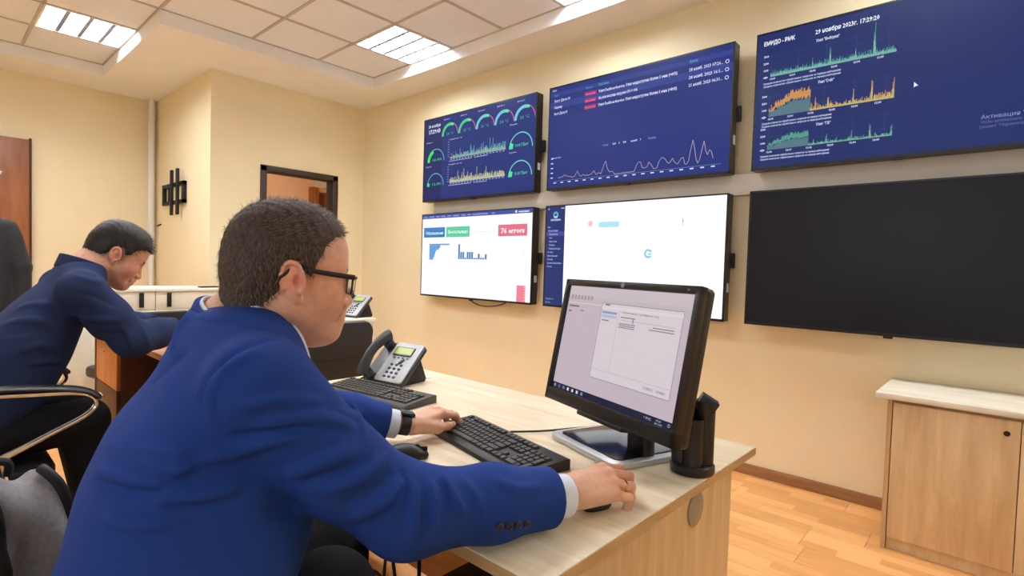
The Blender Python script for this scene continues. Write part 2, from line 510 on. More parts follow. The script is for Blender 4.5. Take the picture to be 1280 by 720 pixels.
class Canvas:
    """flat print on a screen: u to the right, v down, both 0-1; the screen lies in the local xz plane facing -y"""
    def __init__(s, W, H, y=-.0004):
        s.W, s.H, s.V, s.F, s.C, s.y = W, H, [], [], [], y

    def poly(s, pts, rgb):
        n = len(s.V); s.y -= .0000015
        s.V += [(p[0]*s.W, s.y, -p[1]*s.H) for p in pts]; s.C += [(*lin(rgb), 1)]*len(pts); s.F.append(tuple(range(n, n+len(pts))))

    def rect(s, u0, v0, u1, v1, rgb):
        s.poly([(u0, v0), (u1, v0), (u1, v1), (u0, v1)], rgb)

    def line(s, pts, wd, rgb):
        a = s.W/s.H
        for p, q in zip(pts, pts[1:]):
            dx, dy = (q[0]-p[0])*a, q[1]-p[1]; l = math.hypot(dx, dy) or 1
            nx, ny = -dy/l*wd/2/a, dx/l*wd/2
            s.poly([(p[0]+nx, p[1]+ny), (q[0]+nx, q[1]+ny), (q[0]-nx, q[1]-ny), (p[0]-nx, p[1]-ny)], rgb)

    def arc(s, cu, cv, r, wd, a0, a1, rgb, n=14):
        a = s.W/s.H
        for k in range(n):
            b0, b1 = a0+(a1-a0)*k/n, a0+(a1-a0)*(k+1)/n
            P = lambda rr, b: (cu+rr*math.cos(b)/a, cv-rr*math.sin(b))
            s.poly([P(r, b0), P(r, b1), P(r-wd, b1), P(r-wd, b0)], rgb)

    def text(s, t, u, v, h, rgb, width=None, bold=0.):
        """baseline-left at u, v; h = cap height"""
        size = h*s.H/.72
        V, Fc = text_geo(t, size, bold*size)
        if not V:
            return
        k = 1.
        if width:
            k = width*s.W/max(1e-6, max(p[0] for p in V))
        n = len(s.V); s.y -= .0000015
        s.V += [(u*s.W+p[0]*k, s.y, -v*s.H+p[1]) for p in V]; s.C += [(*lin(rgb), 1)]*len(V)
        s.F += [tuple(i+n for i in f) for f in Fc]

    def build(s, name, parent, strength=1., loc=(0, 0, 0)):
        me = bpy.data.meshes.new(name); me.from_pydata(s.V, [], s.F)
        at = me.color_attributes.new('Col', 'FLOAT_COLOR', 'POINT')
        at.data.foreach_set('color', np.array(s.C, np.float32).ravel())
        return link(name, me, attr_mat('screen_image_%g' % strength, emit=strength, rough=.3, spec=.12), parent, loc=loc)


TVW, TVY = 1.435, 3.353
m_bezel = mat('screen_bezel', (16, 16, 18), .35)
m_label = mat('pale_label', (205, 208, 210), .5)


def television(x0, zb, zt, label, canvas_fn, strength=1.):
    H = zt-zb; bz = .012
    t = thing('wall_television', label, 'television', (x0, TVY, zt), 0, 'large screens on the cream wall')
    b = MB().prism(rrect(0, TVW, -H, 0, .006), .004, .078, 'y', .004)
    b.build('casing', m_bezel, t)
    fr = MB()
    for q in ((0, TVW, -bz*.8, 0), (0, TVW, -H, -H+bz*1.3), (0, bz*.8, -H, 0), (TVW-bz*.8, TVW, -H, 0)):
        fr.box(q[0], q[1], -.002, .006, q[2], q[3])
    fr.build('bezel', m_bezel, t)
    bk = MB().box(.05, TVW-.05, .078, .10, -H+.03, -.05, .01)
    bk.build('rear_housing', m_blackm, t, True)
    MB().box(TVW-.06, TVW+.018, .082, .112, -H*.58, -H*.46, .008).build('mount_arm', m_blackm, t, True)
    MB().box(.3, TVW-.3, .10, .138, -H*.7, -H*.3).build('mount_plate', m_blackm, t)
    MB().box(TVW-.0005, TVW+.001, .03, .062, -H*.77, -H*.70).build('port_label', m_label, t)
    MB().box(TVW/2-.02, TVW/2+.02, -.001, .02, -H-.012, -H+.002, .003).build('sensor', m_bezel, t, True)
    W2, H2 = TVW-bz*1.6, H-bz*2.1
    c = Canvas(W2, H2); canvas_fn(c)
    c.build('screen', t, strength, (bz*.8, .001, -bz*.8))
    return t


def spikes(rnd, n, base, amp, spk=.1, env=None):
    out = []
    for i in range(n):
        a = amp*(.25+.75*rnd.random())*(env(i/n) if env else 1)
        if rnd.random() < spk:
            a *= 2.2
        out.append(a)
    return out


WHT = (225, 228, 255)


def scr_gauges(c):
    rnd = random.Random(3)
    bg = (30, 48, 118)
    c.rect(0, 0, 1, 1, bg)
    c.rect(0, 0, .186, 1, (28, 38, 98))
    c.text('28 ноября', .04, .10, .034, WHT, .125, .02); c.text('17:29:43', .04, .175, .048, WHT, .125, .03)
    for k in range(5):
        u = .188+k*.1635; r = .15; cx, cv = u+.074, .238
        c.text('Датчик %d' % (k+1), u+.012, .045, .014, WHT, .06)
        c.arc(cx, cv, r, .008, 0, PI, (120, 90, 190))
        c.arc(cx, cv, r, .035, PI*.42, PI, [(70, 205, 130), (70, 205, 130), (110, 200, 205), (110, 195, 210), (110, 200, 215)][k])
        c.arc(cx, cv, r, .030, PI*.34, PI*.47, (90, 225, 140)); c.arc(cx, cv, r, .010, PI*.04, PI*.33, (220, 90, 160))
        c.text('%d °C' % (24+k % 3), cx-.036, .232, .030, (80, 190, 150), .07)
    for v in (.53, .83):
        c.text('Нагрузка', .02, v-.24, .014, WHT, .06)
        c.arc(.125, v, .16, .012, 0, PI, (80, 175, 195)); c.arc(.125, v, .16, .045, PI*(.62 if v < .6 else .9), PI, (60, 225, 90))
        c.text('12.4%', .085, v-.01, .030, (70, 220, 120), .10)
        c.text('Память', .80, v-.25, .014, WHT, .06)
        c.arc(.892, v+.005, .17, .012, 0, PI, (110, 205, 195)); c.arc(.892, v+.005, .17, .055, PI*.86, PI, (70, 225, 160))
        c.text('10.8 ГБит', .845, v-.01, .032, (80, 225, 160), .105)
    for base, cols, v0 in ((.525, ((120, 205, 215), (190, 220, 150)), .30), (.815, ((225, 225, 130), (240, 240, 190)), .60)):
        c.text('Сетевой трафик', .255, v0, .014, WHT, .13)
        for k in range(7):
            c.rect(.245, v0+.02+k*.029, .262, v0+.026+k*.029, (150, 160, 225))
        for col, sc in zip(cols, (1, .55)):
            n = 96; a = spikes(rnd, n, base, .075*sc, .12, lambda t: (.55+.8*t) if base < .6 else 1.0)
            for i, h in enumerate(a):
                u = .272+i*(.50/n)
                c.rect(u, base-h, u+.50/n*.55, base, col)
        for k in range(18):
            c.rect(.275+k*.0278, base+.008, .290+k*.0278, base+.016, (170, 178, 235))
        c.rect(.26, base+.026, .48, base+.032, (190, 196, 245)); c.rect(.50, base+.026, .62, base+.032, (190, 196, 245))


def scr_alerts(c):
    rnd = random.Random(5)
    c.rect(0, 0, 1, 1, (28, 46, 120))
    c.rect(0, .045, 1, .085, (42, 60, 138)); c.rect(0, .145, 1, .205, (44, 62, 140))
    c.text('Узел', .012, .032, .020, WHT, .03); c.text('Хост', .028, .085, .020, (90, 170, 235), .03)
    c.text('Важность', .234, .080, .018, (110, 150, 240), .045); c.text('Проблема', .314, .078, .022, (90, 185, 235), .06); c.text('Время', .803, .072, .022, (70, 180, 230), .038)
    for k, (a, b, d) in enumerate((('Хост Дата-М', 'Узел Dashboardservice: Узел недоступен более 5 мин (>80%)', '28 нояб. 2023 07:26...'),
                                   ('Сервер', 'На узле высокая загрузка CPU > 90%', '28 нояб. 2023 16:1...'),
                                   ('Хост Дата-М', 'Узел Dashboardservice: Узел недоступен более 5 мин (>80%)', '21 нояб. 2023 06:31...'))):
        v = .142+k*.0635
        c.text(a, .028, v, .024, WHT, (.105, .055, .09)[k], .015)
        c.rect(.230, v-.030, .303, v+.006, (160, 40, 110)); c.text('Высокая', .236, v, .020, (250, 110, 150), .06, .02)
        c.text(b, .316, v, .026, WHT, (.43, .225, .43)[k], .02); c.text(d, .802, v, .026, WHT, .155, .015)
        c.arc(.975, v-.012, .016, .005, 0, 2*PI, WHT, 10)
    for k, (t, wd, cc) in enumerate((('Назад', .035, (90, 150, 235)), ('23', .02, WHT), ('1', .006, WHT), ('28', .018, WHT), ('нояб', .035, WHT), ('7', .006, WHT), ('Вперёд', .04, (90, 150, 235)))):
        c.text(t, .35+(0, .06, .095, .12, .165, .215, .26)[k], .652, .016, cc, wd, .02)
    for k in range(5):
        c.rect(.018, .70+k*.048, .034, .710+k*.048, WHT)
    c.text('Загрузка', .02, .705, .014, WHT, .065)
    xs = np.linspace(.07, .93, 100); ys = []
    for x in xs:
        h = .012+.02*rnd.random()
        for cx, a, wd in ((.12, .03, .012), (.20, .05, .012), (.30, .035, .012), (.372, .12, .013), (.565, .075, .015), (.62, .055, .012), (.68, .06, .012), (.70, .055, .02), (.74, .06, .012), (.785, .075, .01), (.835, .20, .012), (.886, .185, .012), (.917, .11, .011)):
            h += a*max(0, 1-abs(x-cx)/wd*.6)
        if .42 < x < .54:
            h *= .25
        ys.append(.928-h)
    c.line(list(zip(xs, ys)), .005, (176, 164, 176))
    c.line([(.04, .935), (.965, .935)], .003, (110, 150, 190))
    for k in range(19):
        c.rect(.04+k*.049, .945, .058+k*.049, .955, WHT)


def scr_charts(c):
    rnd = random.Random(9)
    c.rect(0, 0, 1, 1, (25, 42, 102))
    c.text('ЕМИДО - РМК', .022, .085, .030, (240, 244, 255), .118, .03)
    c.text('29 ноября 2023г. 17:29:20', .213, .085, .030, (240, 244, 255), .21, .025)
    for k, (ttl, base, top) in enumerate((('Узел "Выборка"', .325, .17), ('Узел "Счёт"', .625, .475), ('Узел "ГВ"', .872, .79))):
        vt = (.142, .44, .738)[k]
        c.text(ttl, .217 if k == 0 else .231, vt, .020, (225, 232, 250), (.08, .055, .05)[k], .02)
        for g in range(5):
            c.line([(.055+g*.1, base-.16), (.055+g*.1, base)], .0018, (58, 72, 140))
        for g in range(3):
            c.line([(.055, base-.05*(g+1)), (.48, base-.05*(g+1))], .0015, (52, 66, 134))
        for g in range(4):
            c.text(('300', '200', '100', '0')[g], .024, base-.150+g*.052, .015, (222, 230, 250), .02, .03)
        n = 150; cols = (((70, 165, 150), (150, 220, 190)), ((225, 160, 70), (235, 225, 110)), ((90, 170, 140), (150, 215, 175)))[k]
        for col, sc in zip(cols, (1., .6)):
            for i in range(n):
                t = i/n; u = .053+t*.427
                if k == 0:
                    h = .018+.03*rnd.random()
                    for cx, a in ((.36, .045), (.505, .09), (.70, .055), (.835, .14), (.845, .06)):
                        if abs(t-cx) < .006: h += a
                else:
                    amp = 1 if k == 1 else .62
                    if t < .355:
                        h = amp*((.04+.10*min(1, t/.2))+.035*rnd.random())
                    else:
                        h = amp*(.012+.05*rnd.random()*rnd.random())
                        for cx, a in ((.40, .05), (.505, .06), (.70, .09), (.835, .12), (.99, .06)):
                            if abs(t-cx) < .006: h += a*amp
                        if k == 1 and t > .85: h += .03*rnd.random()
                h *= sc
                if k and t < .355 and sc < 1:
                    c.rect(u, base-h, u+.00285, base, (84, 118, 130))
                elif k and t < .355:
                    c.rect(u, base-h-.006, u+.0022, base-h*.66, col)
                else:
                    c.rect(u, base-h, u+.0017, base, col)
        for g in range(6):
            c.text('12:0%d' % g, .05+g*.074, base+.022, .013, WHT, .022, .03)
        wd = (.28, .256, .254)[k]
        for r in range(2):
            c.text('Среднее количество обработанных запросов за период наблюдения', .027, base+.052+.022*r, .013, (205, 215, 245), wd, .02)
    c.poly([(.536, .545), (.536, .58), (.543, .572), (.549, .572)], (240, 244, 255))
    c.text('Активация Windows', .721, .838, .024, (140, 150, 205), .175)
    c.text('Чтобы активировать Windows, перейдите в', .721, .866, .017, (100, 112, 170), .21)
    c.text('раздел "Параметры".', .719, .893, .017, (100, 112, 170), .125)


def scr_white_bars(c):
    c.rect(0, 0, 1, 1, (250, 251, 255))
    c.rect(0, 0, 1, .047, (62, 80, 160))
    for k, wd in enumerate((.05, .06, .04, .05, .045, .07, .045, .035, .16, .03)):
        c.rect(.01+sum((.05, .06, .04, .05, .045, .07, .045, .035, .16, .03)[:k])+.012*k, .018, .01+sum((.05, .06, .04, .05, .045, .07, .045, .035, .16, .03)[:k])+.012*k+wd*.85, .032, (140, 155, 215))
    c.arc(.872, .024, .014, .014, 0, 2*PI, (235, 240, 255), 8); c.text('мониторинг', .89, .034, .018, (245, 248, 255), .085, .03)
    c.rect(.017, .158, .238, .282, (48, 120, 186)); c.rect(.017, .158, .238, .20, (60, 132, 198)); c.text('Обращения', .035, .245, .035, (225, 238, 250), .185, .02)
    c.rect(.250, .158, .478, .284, (92, 205, 160)); c.text('Выполнено', .27, .240, .040, (225, 248, 238), .19, .02)
    c.text('за последние сутки', .51, .235, .012, (190, 195, 205), .20)
    c.rect(.730, .160, .962, .288, (226, 112, 134)); c.text('76 errors', .752, .254, .056, (255, 244, 246), .19, .03)
    for k, L in enumerate((.207, .115, .112, .10, .075, .066, .062, .058, .054, .048, .042)):
        c.rect(.080, .362+k*.0182, .080+L, .362+k*.0182+.0172, (76, 150, 214) if k else (104, 150, 200))
    for k, h in enumerate((.178, .085, .085, .018, .085, .085, .084, .016, .016, .065, .018, .018, .06)):
        c.rect(.375+k*.0205, .548-h, .375+k*.0205+.0165, .548, (66, 128, 186))
    for k in range(14):
        c.rect(.64+k*.018, .548, .652+k*.018, .553, (214, 226, 220))
    c.rect(.935, .47, .938, .51, (180, 190, 180))
    c.rect(.0, .78, .72, .782, (226, 232, 240)); c.rect(0, .86, .5, .862, (232, 238, 244))
    c.rect(.893, .822, .962, 1, (238, 128, 148))
    for k in range(6):
        c.rect(.948, .835+k*.028, .962, .842+k*.028, (252, 205, 214))


def scr_white_menu(c):
    c.rect(0, 0, 1, 1, (253, 254, 255))
    c.rect(0, 0, .128, 1, (34, 48, 106))
    c.rect(.012, .018, .018, .03, WHT); c.rect(.10, .018, .122, .024, WHT)
    c.arc(.064, .085, .034, .02, 0, 2*PI, (90, 170, 190), 12); c.rect(.052, .10, .076, .112, (210, 225, 245))
    c.text('СИСТЕМА', .03, .145, .018, (225, 232, 250), .068, .03)
    c.rect(0, .255, .128, .298, (70, 66, 150))
    for k, (t, u, wd) in enumerate((('Меню', .01, .02), ('Мониторинг', .014, .07), ('Показатели', .020, .06), ('Узлы', .022, .02), ('Карта сети', .022, .052), ('Панель', .022, .04), ('Инфраструктура', .022, .08), ('Отчёты', .012, .04), ('Инвентаризация', .012, .072), ('Настройки', .012, .04), ('Администрирование', .012, .10), ('Помощь', .012, .035))):
        c.text(t, u, .215+k*.0365, .016, (176, 188, 232), wd, .01)
    c.text('Поддержка', .01, .945, .014, (170, 182, 228), .055); c.text('Выйти', .01, .982, .014, (170, 182, 228), .035)
    c.arc(.294, .187, .028, .028, 0, 2*PI, (240, 180, 200), 12)
    c.rect(.345, .176, .466, .228, (168, 218, 236))
    c.arc(.633, .474, .042, .02, PI*.15, PI*1.8, (130, 196, 222), 14); c.rect(.632, .47, .652, .484, (130, 196, 222))
    c.rect(.800, .17, .803, .235, (170, 150, 150)); c.rect(.803, .19, .808, .20, (220, 150, 150))


def scr_off(c):
    c.rect(0, 0, 1, 1, (13, 13, 16))


ZT1, ZM1, ZM2, ZB2 = 2.6575, 1.860, 1.7405, .948
XT = [-4.278, -2.717, -1.156]
television(XT[0], ZM1, ZT1, 'wall screen with rows of green gauges and two traffic charts', scr_gauges)
television(XT[1], ZM1, ZT1, 'dark blue wall screen with an alert list above one spiky line graph', scr_alerts)
television(XT[2], ZM1, ZT1, 'dark blue wall screen with three stacked time charts and a date heading', scr_charts)
television(XT[0], ZB2, ZM2, 'white wall screen with blue bar charts and a red error box', scr_white_bars, 1.05)
television(XT[1], ZB2, ZM2, 'bright white wall screen with a dark blue menu strip on its left', scr_white_menu, 1.12)
television(XT[2], ZB2, ZM2, 'switched-off black wall screen above the low wooden cabinet', scr_off, 1.)

MB().box(-4.21, 2.2, YW-.05, YW-.001, 1.735, 1.868, .006).build('cable_duct', mat('grey_white_duct', (214, 208, 198), .5), None, True,
    label='pale horizontal cable duct on the wall between the two rows of screens', cat='cable duct')
pts = smoothpath([(-3.72, YW-.02, 1.02), (-3.70, YW-.03, .95), (-3.55, YW-.035, .895), (-3.35, YW-.035, .90), (-3.2, YW-.03, .95), (-3.18, YW-.02, 1.02)])
MB().tube(pts, .005, 6).build('hanging_cable', m_blackm, None, True, label='black cable looping below the white bar chart screen', cat='cable')

# TV bracket without a screen on the niche wall
br = thing('wall_bracket', 'empty black screen bracket on the niche wall', 'bracket', (0, YN, 0))
fm = MB()
for q in ((-6.90, -6.20, 1.995, 2.03), (-6.90, -6.20, 1.81, 1.845), (-6.90, -6.855, 1.81, 2.03), (-6.255, -6.20, 1.81, 2.03), (-6.70, -6.67, 1.83, 2.0)):
    fm.box(q[0], q[1], -.035, -.001, q[2], q[3])
fm.build('wall_plate', m_blackm, br)
for x in (-6.52, -6.33):
    MB().box(x-.022, x+.022, -.062, -.036, 1.69, 2.16, .004).build('vertical_rail', m_blackm, br, True)

# ================================================================== LOW CABINET ON THE RIGHT
m_oak = wood('light_oak_front', (204, 172, 128), (230, 204, 162), (7, 7, .9), .5, 2.6)
m_oaktop = wood('pale_oak_top', (214, 204, 182), (238, 231, 214), (1.2, 14, 10), .42, 2.)
m_oakside = wood('oak_side', (184, 152, 110), (212, 182, 138), (7, 7, .9), .5, 2.6)
cb = thing('low_cabinet', 'low light oak cabinet with lock standing against the cream wall', 'cabinet', (-.378, 3.0, 0))
Lc, Dc = 1.76, YW-3.0-.018
bd = MB().box(0, .018, .0, Dc, 0, .695).box(Lc-.018, Lc, 0, Dc, 0, .695).box(.018, Lc-.018, Dc-.01, Dc, 0, .695).box(.018, Lc-.018, .02, Dc-.01, .06, .078).box(.018, Lc-.018, .02, Dc-.01, .677, .695)
bd.build('carcass', m_oakside, cb)
MB().box(-.045, Lc+.03, -.03, Dc+.002, .697, .722, .002).build('top_board', m_oaktop, cb, True)
MB().box(.02, Lc-.02, .012, .03, 0, .056).build('plinth', m_oak, cb)
for k in range(4):
    x0 = .022+k*.4295
    d = MB().box(x0, x0+.4265, -.004, .014, .060, .680, .0015).build('door', m_oak, cb, True)
    lx = x0+.385 if k % 2 == 0 else x0+.04
    if k < 2:
        MB().lathe([(0, 0), (.011, 0), (.011, .004), (.0, .004)], 16, Matrix.Translation((lx, -.004, .625)) @ Matrix.Rotation(PI/2, 4, 'X')).build('lock', mat('lock_black', (20, 18, 18), .3), d, True)

# ================================================================== MAIN DESK
m_desk = wood('pale_ash_desktop', (222, 202, 166), (244, 230, 202), (1.3, 16, 10), .36, 1.8, .03)
m_deskside = wood('ash_side_panel', (202, 166, 120), (226, 196, 150), (9, 9, .8), .5, 2.4)
m_edge = wood('desk_edge_band', (176, 142, 98), (198, 164, 118), (1.5, 3, 10), .5, 2.)
DX0, DX1, DY0d, DY1d, DZt = -2.06, -.508, .643, 1.613, .75
dk = thing('office_desk', 'pale ash office desk the man in the blue jacket works at', 'desk', (0, 0, 0))
MB().box(DX0, DX1, DY0d, DY1d, DZt-.025, DZt, .0025).build('desktop', m_desk, dk, True)
for nm, q in (('edge_band', (DX1-.0005, DX1+.0012, DY0d+.002, DY1d-.002)), ('edge_band', (DX0+.002, DX1-.002, DY0d-.0012, DY0d+.0005))):
    box(nm, m_edge, q[0], q[1], q[2], q[3], DZt-.0225, DZt-.0025, dk)
sp = MB().box(DX1-.038, DX1-.015, .70, 1.475, 0, DZt-.026, .001).build('side_panel', m_deskside, dk, True)
MB().lathe([(.0, 0), (.041, 0), (.041, .004), (.035, .0055), (0, .0055)], 28, Matrix.Translation((DX1-.015, 1.243, .681)) @ Matrix.Rotation(PI/2, 4, 'Y')).build('cable_cap', mat('grey_cap', (150, 140, 120), .45), sp, True)
MB().box(DX0+.04, DX0+.063, .70, 1.49, 0, DZt-.026, .001).build('side_panel', m_deskside, dk, True)
m_modesty = wood('orange_modesty_panel', (178, 112, 58), (206, 140, 80), (1, 8, 8), .5, 2.)
MB().box(DX0+.064, DX1-.039, 1.30, 1.318, .06, DZt-.027).build('modesty_panel', m_modesty, dk)

# computer tower under the desk, cables
pc = thing('computer_tower', 'black computer tower standing on the floor under the desk', 'computer', (-.80, .90, 0))
MB().box(-.09, .09, -.21, .21, .015, .56, .008).build('case', m_black, pc, True)
MB().box(-.085, .085, -.216, -.209, .03, .55, .003).build('front_panel', m_blackm, pc, True)
for k in (-1, 1):
    MB().box(k*.07-.015, k*.07+.015, -.2, .2, 0, .018).build('foot', m_blackm, pc)
CABLES = ['black cable hanging straight behind the elbow under the desk', 'black cable in a flat low loop under the desk', 'black cable in a tall narrow loop under the desk']
for pts in (((-1.33, .92, .0), (-1.30, .91, .32), (-1.262, .90, .445), (-1.225, .90, .33), (-1.19, .92, .0)),
            ((-1.40, .84, .0), (-1.36, .845, .28), (-1.29, .85, .375), (-1.22, .855, .37), (-1.17, .86, .28), (-1.14, .87, .0)),
            ((-1.005, .80, .722), (-1.0, .80, .5), (-.985, .79, .2), (-.98, .80, .0))):
    MB().tube(smoothpath(pts), .005, 6).build('power_cable', m_blackm, None, True, label=CABLES.pop(), cat='cable', group='cables under the desk')

# ------------------------------------------------------------------ desk monitor
m_monb = mat('monitor_black', (20, 20, 22), .35)
m_silver = mat('silver_plastic', (196, 198, 200), .32, .35)
mon = thing('desk_monitor', 'black widescreen desktop monitor on the desk showing a dialog window', 'monitor', (-.722, 1.174, DZt), math.radians(-19.2))
Mtilt = Matrix.Translation((0, 0, 1.049-DZt)) @ Matrix.Rotation(math.radians(-10.7), 4, 'X')
MW, MH = .474, .296
pb = MB()
for q in ((-MW/2-.016, MW/2+.016, MH/2, MH/2+.018), (-MW/2-.016, MW/2+.016, -MH/2-.034, -MH/2), (-MW/2-.016, -MW/2, -MH/2-.034, MH/2+.018), (MW/2, MW/2+.016, -MH/2-.034, MH/2+.018)):
    pb.box(q[0], q[1], -.004, .018, q[2], q[3], .002, M=Mtilt)
pb.build('front_bezel', m_monb, mon, True)
MB().prism(rrect(-MW/2-.016, MW/2+.016, -MH/2-.034, MH/2+.018, .012), .012, .042, 'y', .006, Mtilt).prism(rrect(-.15, .15, -.13, .10, .02), .042, .066, 'y', .008, Mtilt).build('rear_shell', m_monb, mon, True)
MB().box(-.09, .09, -.006, .02, -MH/2-.044, -MH/2-.032, .004, M=Mtilt).build('speaker_lip', m_monb, mon, True)


def scr_monitor(c):
    c.rect(0, 0, 1, 1, (206, 190, 201))
    c.rect(0, 0, 1, .035, (214, 200, 208)); c.rect(0, .035, 1, .10, (212, 199, 203)); c.rect(0, .10, 1, .155, (204, 194, 196))
    for k in range(7):
        c.rect(.025+k*.032, .085, .045+k*.032, .125, (172, 160, 164))
    c.rect(0, .155, .33, .165, (226, 212, 206)); c.rect(.02, .185, .12, .20, (120, 112, 118)); c.rect(.02, .235, .05, .25, (120, 112, 118)); c.rect(.14, .225, .17, .235, (130, 118, 126))
    c.rect(.335, .135, .94, .80, (226, 216, 222)); c.line([(.335, .135), (.94, .135), (.94, .80), (.335, .80), (.335, .135)], .006, (160, 148, 158))
    c.rect(.335, .16, .94, .185, (232, 224, 230))
    c.rect(.36, .14, .40, .153, (130, 120, 126))
    c.rect(.345, .205, .47, .225, (150, 166, 206)); c.rect(.345, .235, .47, .26, (190, 196, 222)); c.rect(.35, .28, .41, .29, (140, 130, 140))
    c.rect(.485, .185, .488, .72, (196, 184, 192)); c.rect(.335, .72, .94, .725, (204, 194, 200))
    c.text('Подключение к удалённому узлу', .505, .205, .016, (96, 90, 98), .28)
    c.rect(.505, .235, .62, .244, (140, 134, 142)); c.rect(.505, .262, .90, .266, (190, 180, 186)); c.line([(.605, .245), (.605, .285)], .008, (60, 66, 110))
    for r in range(3):
        c.rect(.50, .29+r*.016, .625, .298+r*.016, (140, 130, 138))
    c.rect(.755, .285, .90, .293, (150, 140, 146)); c.rect(.73, .305, .90, .313, (150, 140, 146))
    c.rect(.76, .748, .83, .772, (200, 192, 208)); c.rect(.845, .748, .91, .772, (206, 198, 208)); c.text('ОК', .785, .766, .014, (90, 84, 96)); c.text('Отмена', .855, .766, .012, (90, 84, 96), .045)
    for r in range(3):
        c.rect(.55, .84+r*.028, .88, .844+r*.028, (196, 184, 190))
    c.rect(0, .945, 1, 1, (30, 36, 60))
    for k, q in enumerate(((150, 160, 190), (90, 110, 160), (120, 130, 170), (230, 235, 240), (240, 220, 190), (210, 225, 245), (120, 150, 200))):
        c.rect(.015+k*.045, .96, .034+k*.045, .987, q)
    c.text('^ РУС', .80, .982, .018, (210, 215, 230), .05); c.text('17:29', .88, .972, .014, (230, 235, 245), .035); c.text('28.11.2023', .875, .994, .013, (230, 235, 245), .05); c.arc(.965, .972, .012, .003, 0, 2*PI, (220, 226, 240), 8)


cv = Canvas(MW, MH); scr_monitor(cv)
so = cv.build('screen', mon, .86)
so.matrix_local = Mtilt @ Matrix.Translation((-MW/2, .0065, MH/2))
for nm, tx, sz, xx, zz in (('maker_logo', 'hp', .009, -.005, MH/2+.0055), ('model_mark', 'LA', .006, MW/2-.022, MH/2+.0065)):
    V, Fc = text_geo(tx, sz, .0002)
    me = bpy.data.meshes.new(nm); me.from_pydata([(v[0], 0, v[1]) for v in V], [], Fc)
    lo = link(nm, me, mat('logo_grey', (170, 174, 180), .4), mon)
    lo.matrix_local = Mtilt @ Matrix.Translation((xx, -.0046, zz))
dd = MB().lathe([(0, 0), (.0075, 0), (.0075, .0008), (.0065, .0008), (.0065, .0003), (0, .0003)], 20, Mtilt @ Matrix.Translation((0, -.0042, MH/2+.009)) @ Matrix.Rotation(PI/2, 4, 'X')).build('logo_ring', mat('logo_ring_grey', (120, 124, 130), .4), mon, True)
# stand: column and silver-rimmed base with a dark tray
MB().box(-.035, .035, .085, .125, .012, .30, .008).build('stand_column', m_monb, mon, True)
MB().box(-.05, .05, .05, .10, .20, .29, .01).build('hinge', m_monb, mon, True)
bs = MB().prism(rrect(-.158, .152, .0, .262, .035, 6), 0, .016, 'z', .005, Matrix.Rotation(0, 4, 'Z')).build('stand_base', m_silver, mon, True)
bs.location = (-.100, -.02, 0)
tr = MB().prism(rrect(-.134, .128, .026, .236, .022, 6), .0145, .0185, 'z', .001).build('base_tray', mat('dark_glossy_tray', (26, 32, 48), .12), bs, True)

# ------------------------------------------------------------------ black desk organiser
og = thing('desk_organiser', 'black round desk organiser beside the monitor at the desk corner', 'organiser', (-.555, 1.292, DZt), math.radians(25))
MB().lathe([(0, 0), (.05, 0), (.053, .004), (.053, .02), (.049, .025), (0, .025)], 32).build('turntable_base', m_black, og, True)
for k, (a, h, r) in enumerate(((0, .155, .024), (PI/2, .10, .024), (PI, .17, .026), (1.5*PI, .115, .024))):
    cx, cy = .025*math.cos(a), .025*math.sin(a)
    MB().lathe([(r*.96, .0), (r, .0), (r, h), (r-.003, h), (r-.003, .01), (0, .01)], 20, c=(cx, cy, .024)).build('cup', m_black, og, True)
MB().prism([(-.022, -.020), (.022, -.020), (.022, .020), (-.022, .020)], .0, .040, 'z', .002, Matrix.Translation((.018, .004, .150)) @ Matrix.Rotation(math.radians(30), 4, 'Y')).build('slanted_tray', m_black, og, True)
pn = thing('pen', 'pen with purple cap and white body standing in the black organiser', 'pen', (-.574, 1.274, DZt+.036), .2)
MB().tube([(0, 0, 0), (.0, -.004, .115)], .0045, 10).build('barrel', m_white, pn, True)
MB().tube([(0, -.004, .113), (0, -.0055, .152)], .0056, 10).build('cap', mat('purple_cap', (70, 40, 130), .4), pn, True)


# ------------------------------------------------------------------ keyboards
key_meshes = {}
m_key = mat('key_black', (26, 26, 28), .38)
m_key2 = mat('key_dark_grey', (58, 57, 56), .45)


def key_mesh(wu, hu):
    k = (round(wu, 2), round(hu, 2))
    if k not in key_meshes:
        p = .019; W, H = wu*p-.0016, hu*p-.0016; t = .0022
        b = MB()
        bot = [(0, 0), (W, 0), (W, H), (0, H)]; top = [(t, t*.7), (W-t, t*.7), (W-t, H-t), (t, H-t)]
        v0 = [b.bm.verts.new((x, y, 0)) for x, y in bot]; v1 = [b.bm.verts.new((x, y, .0072)) for x, y in top]
        for i in range(4):
            b.bm.faces.new((v0[i], v0[(i+1) % 4], v1[(i+1) % 4], v1[i]))
        b.bm.faces.new(v1)
        key_meshes[k] = b.mesh('key')
    return key_meshes[k]


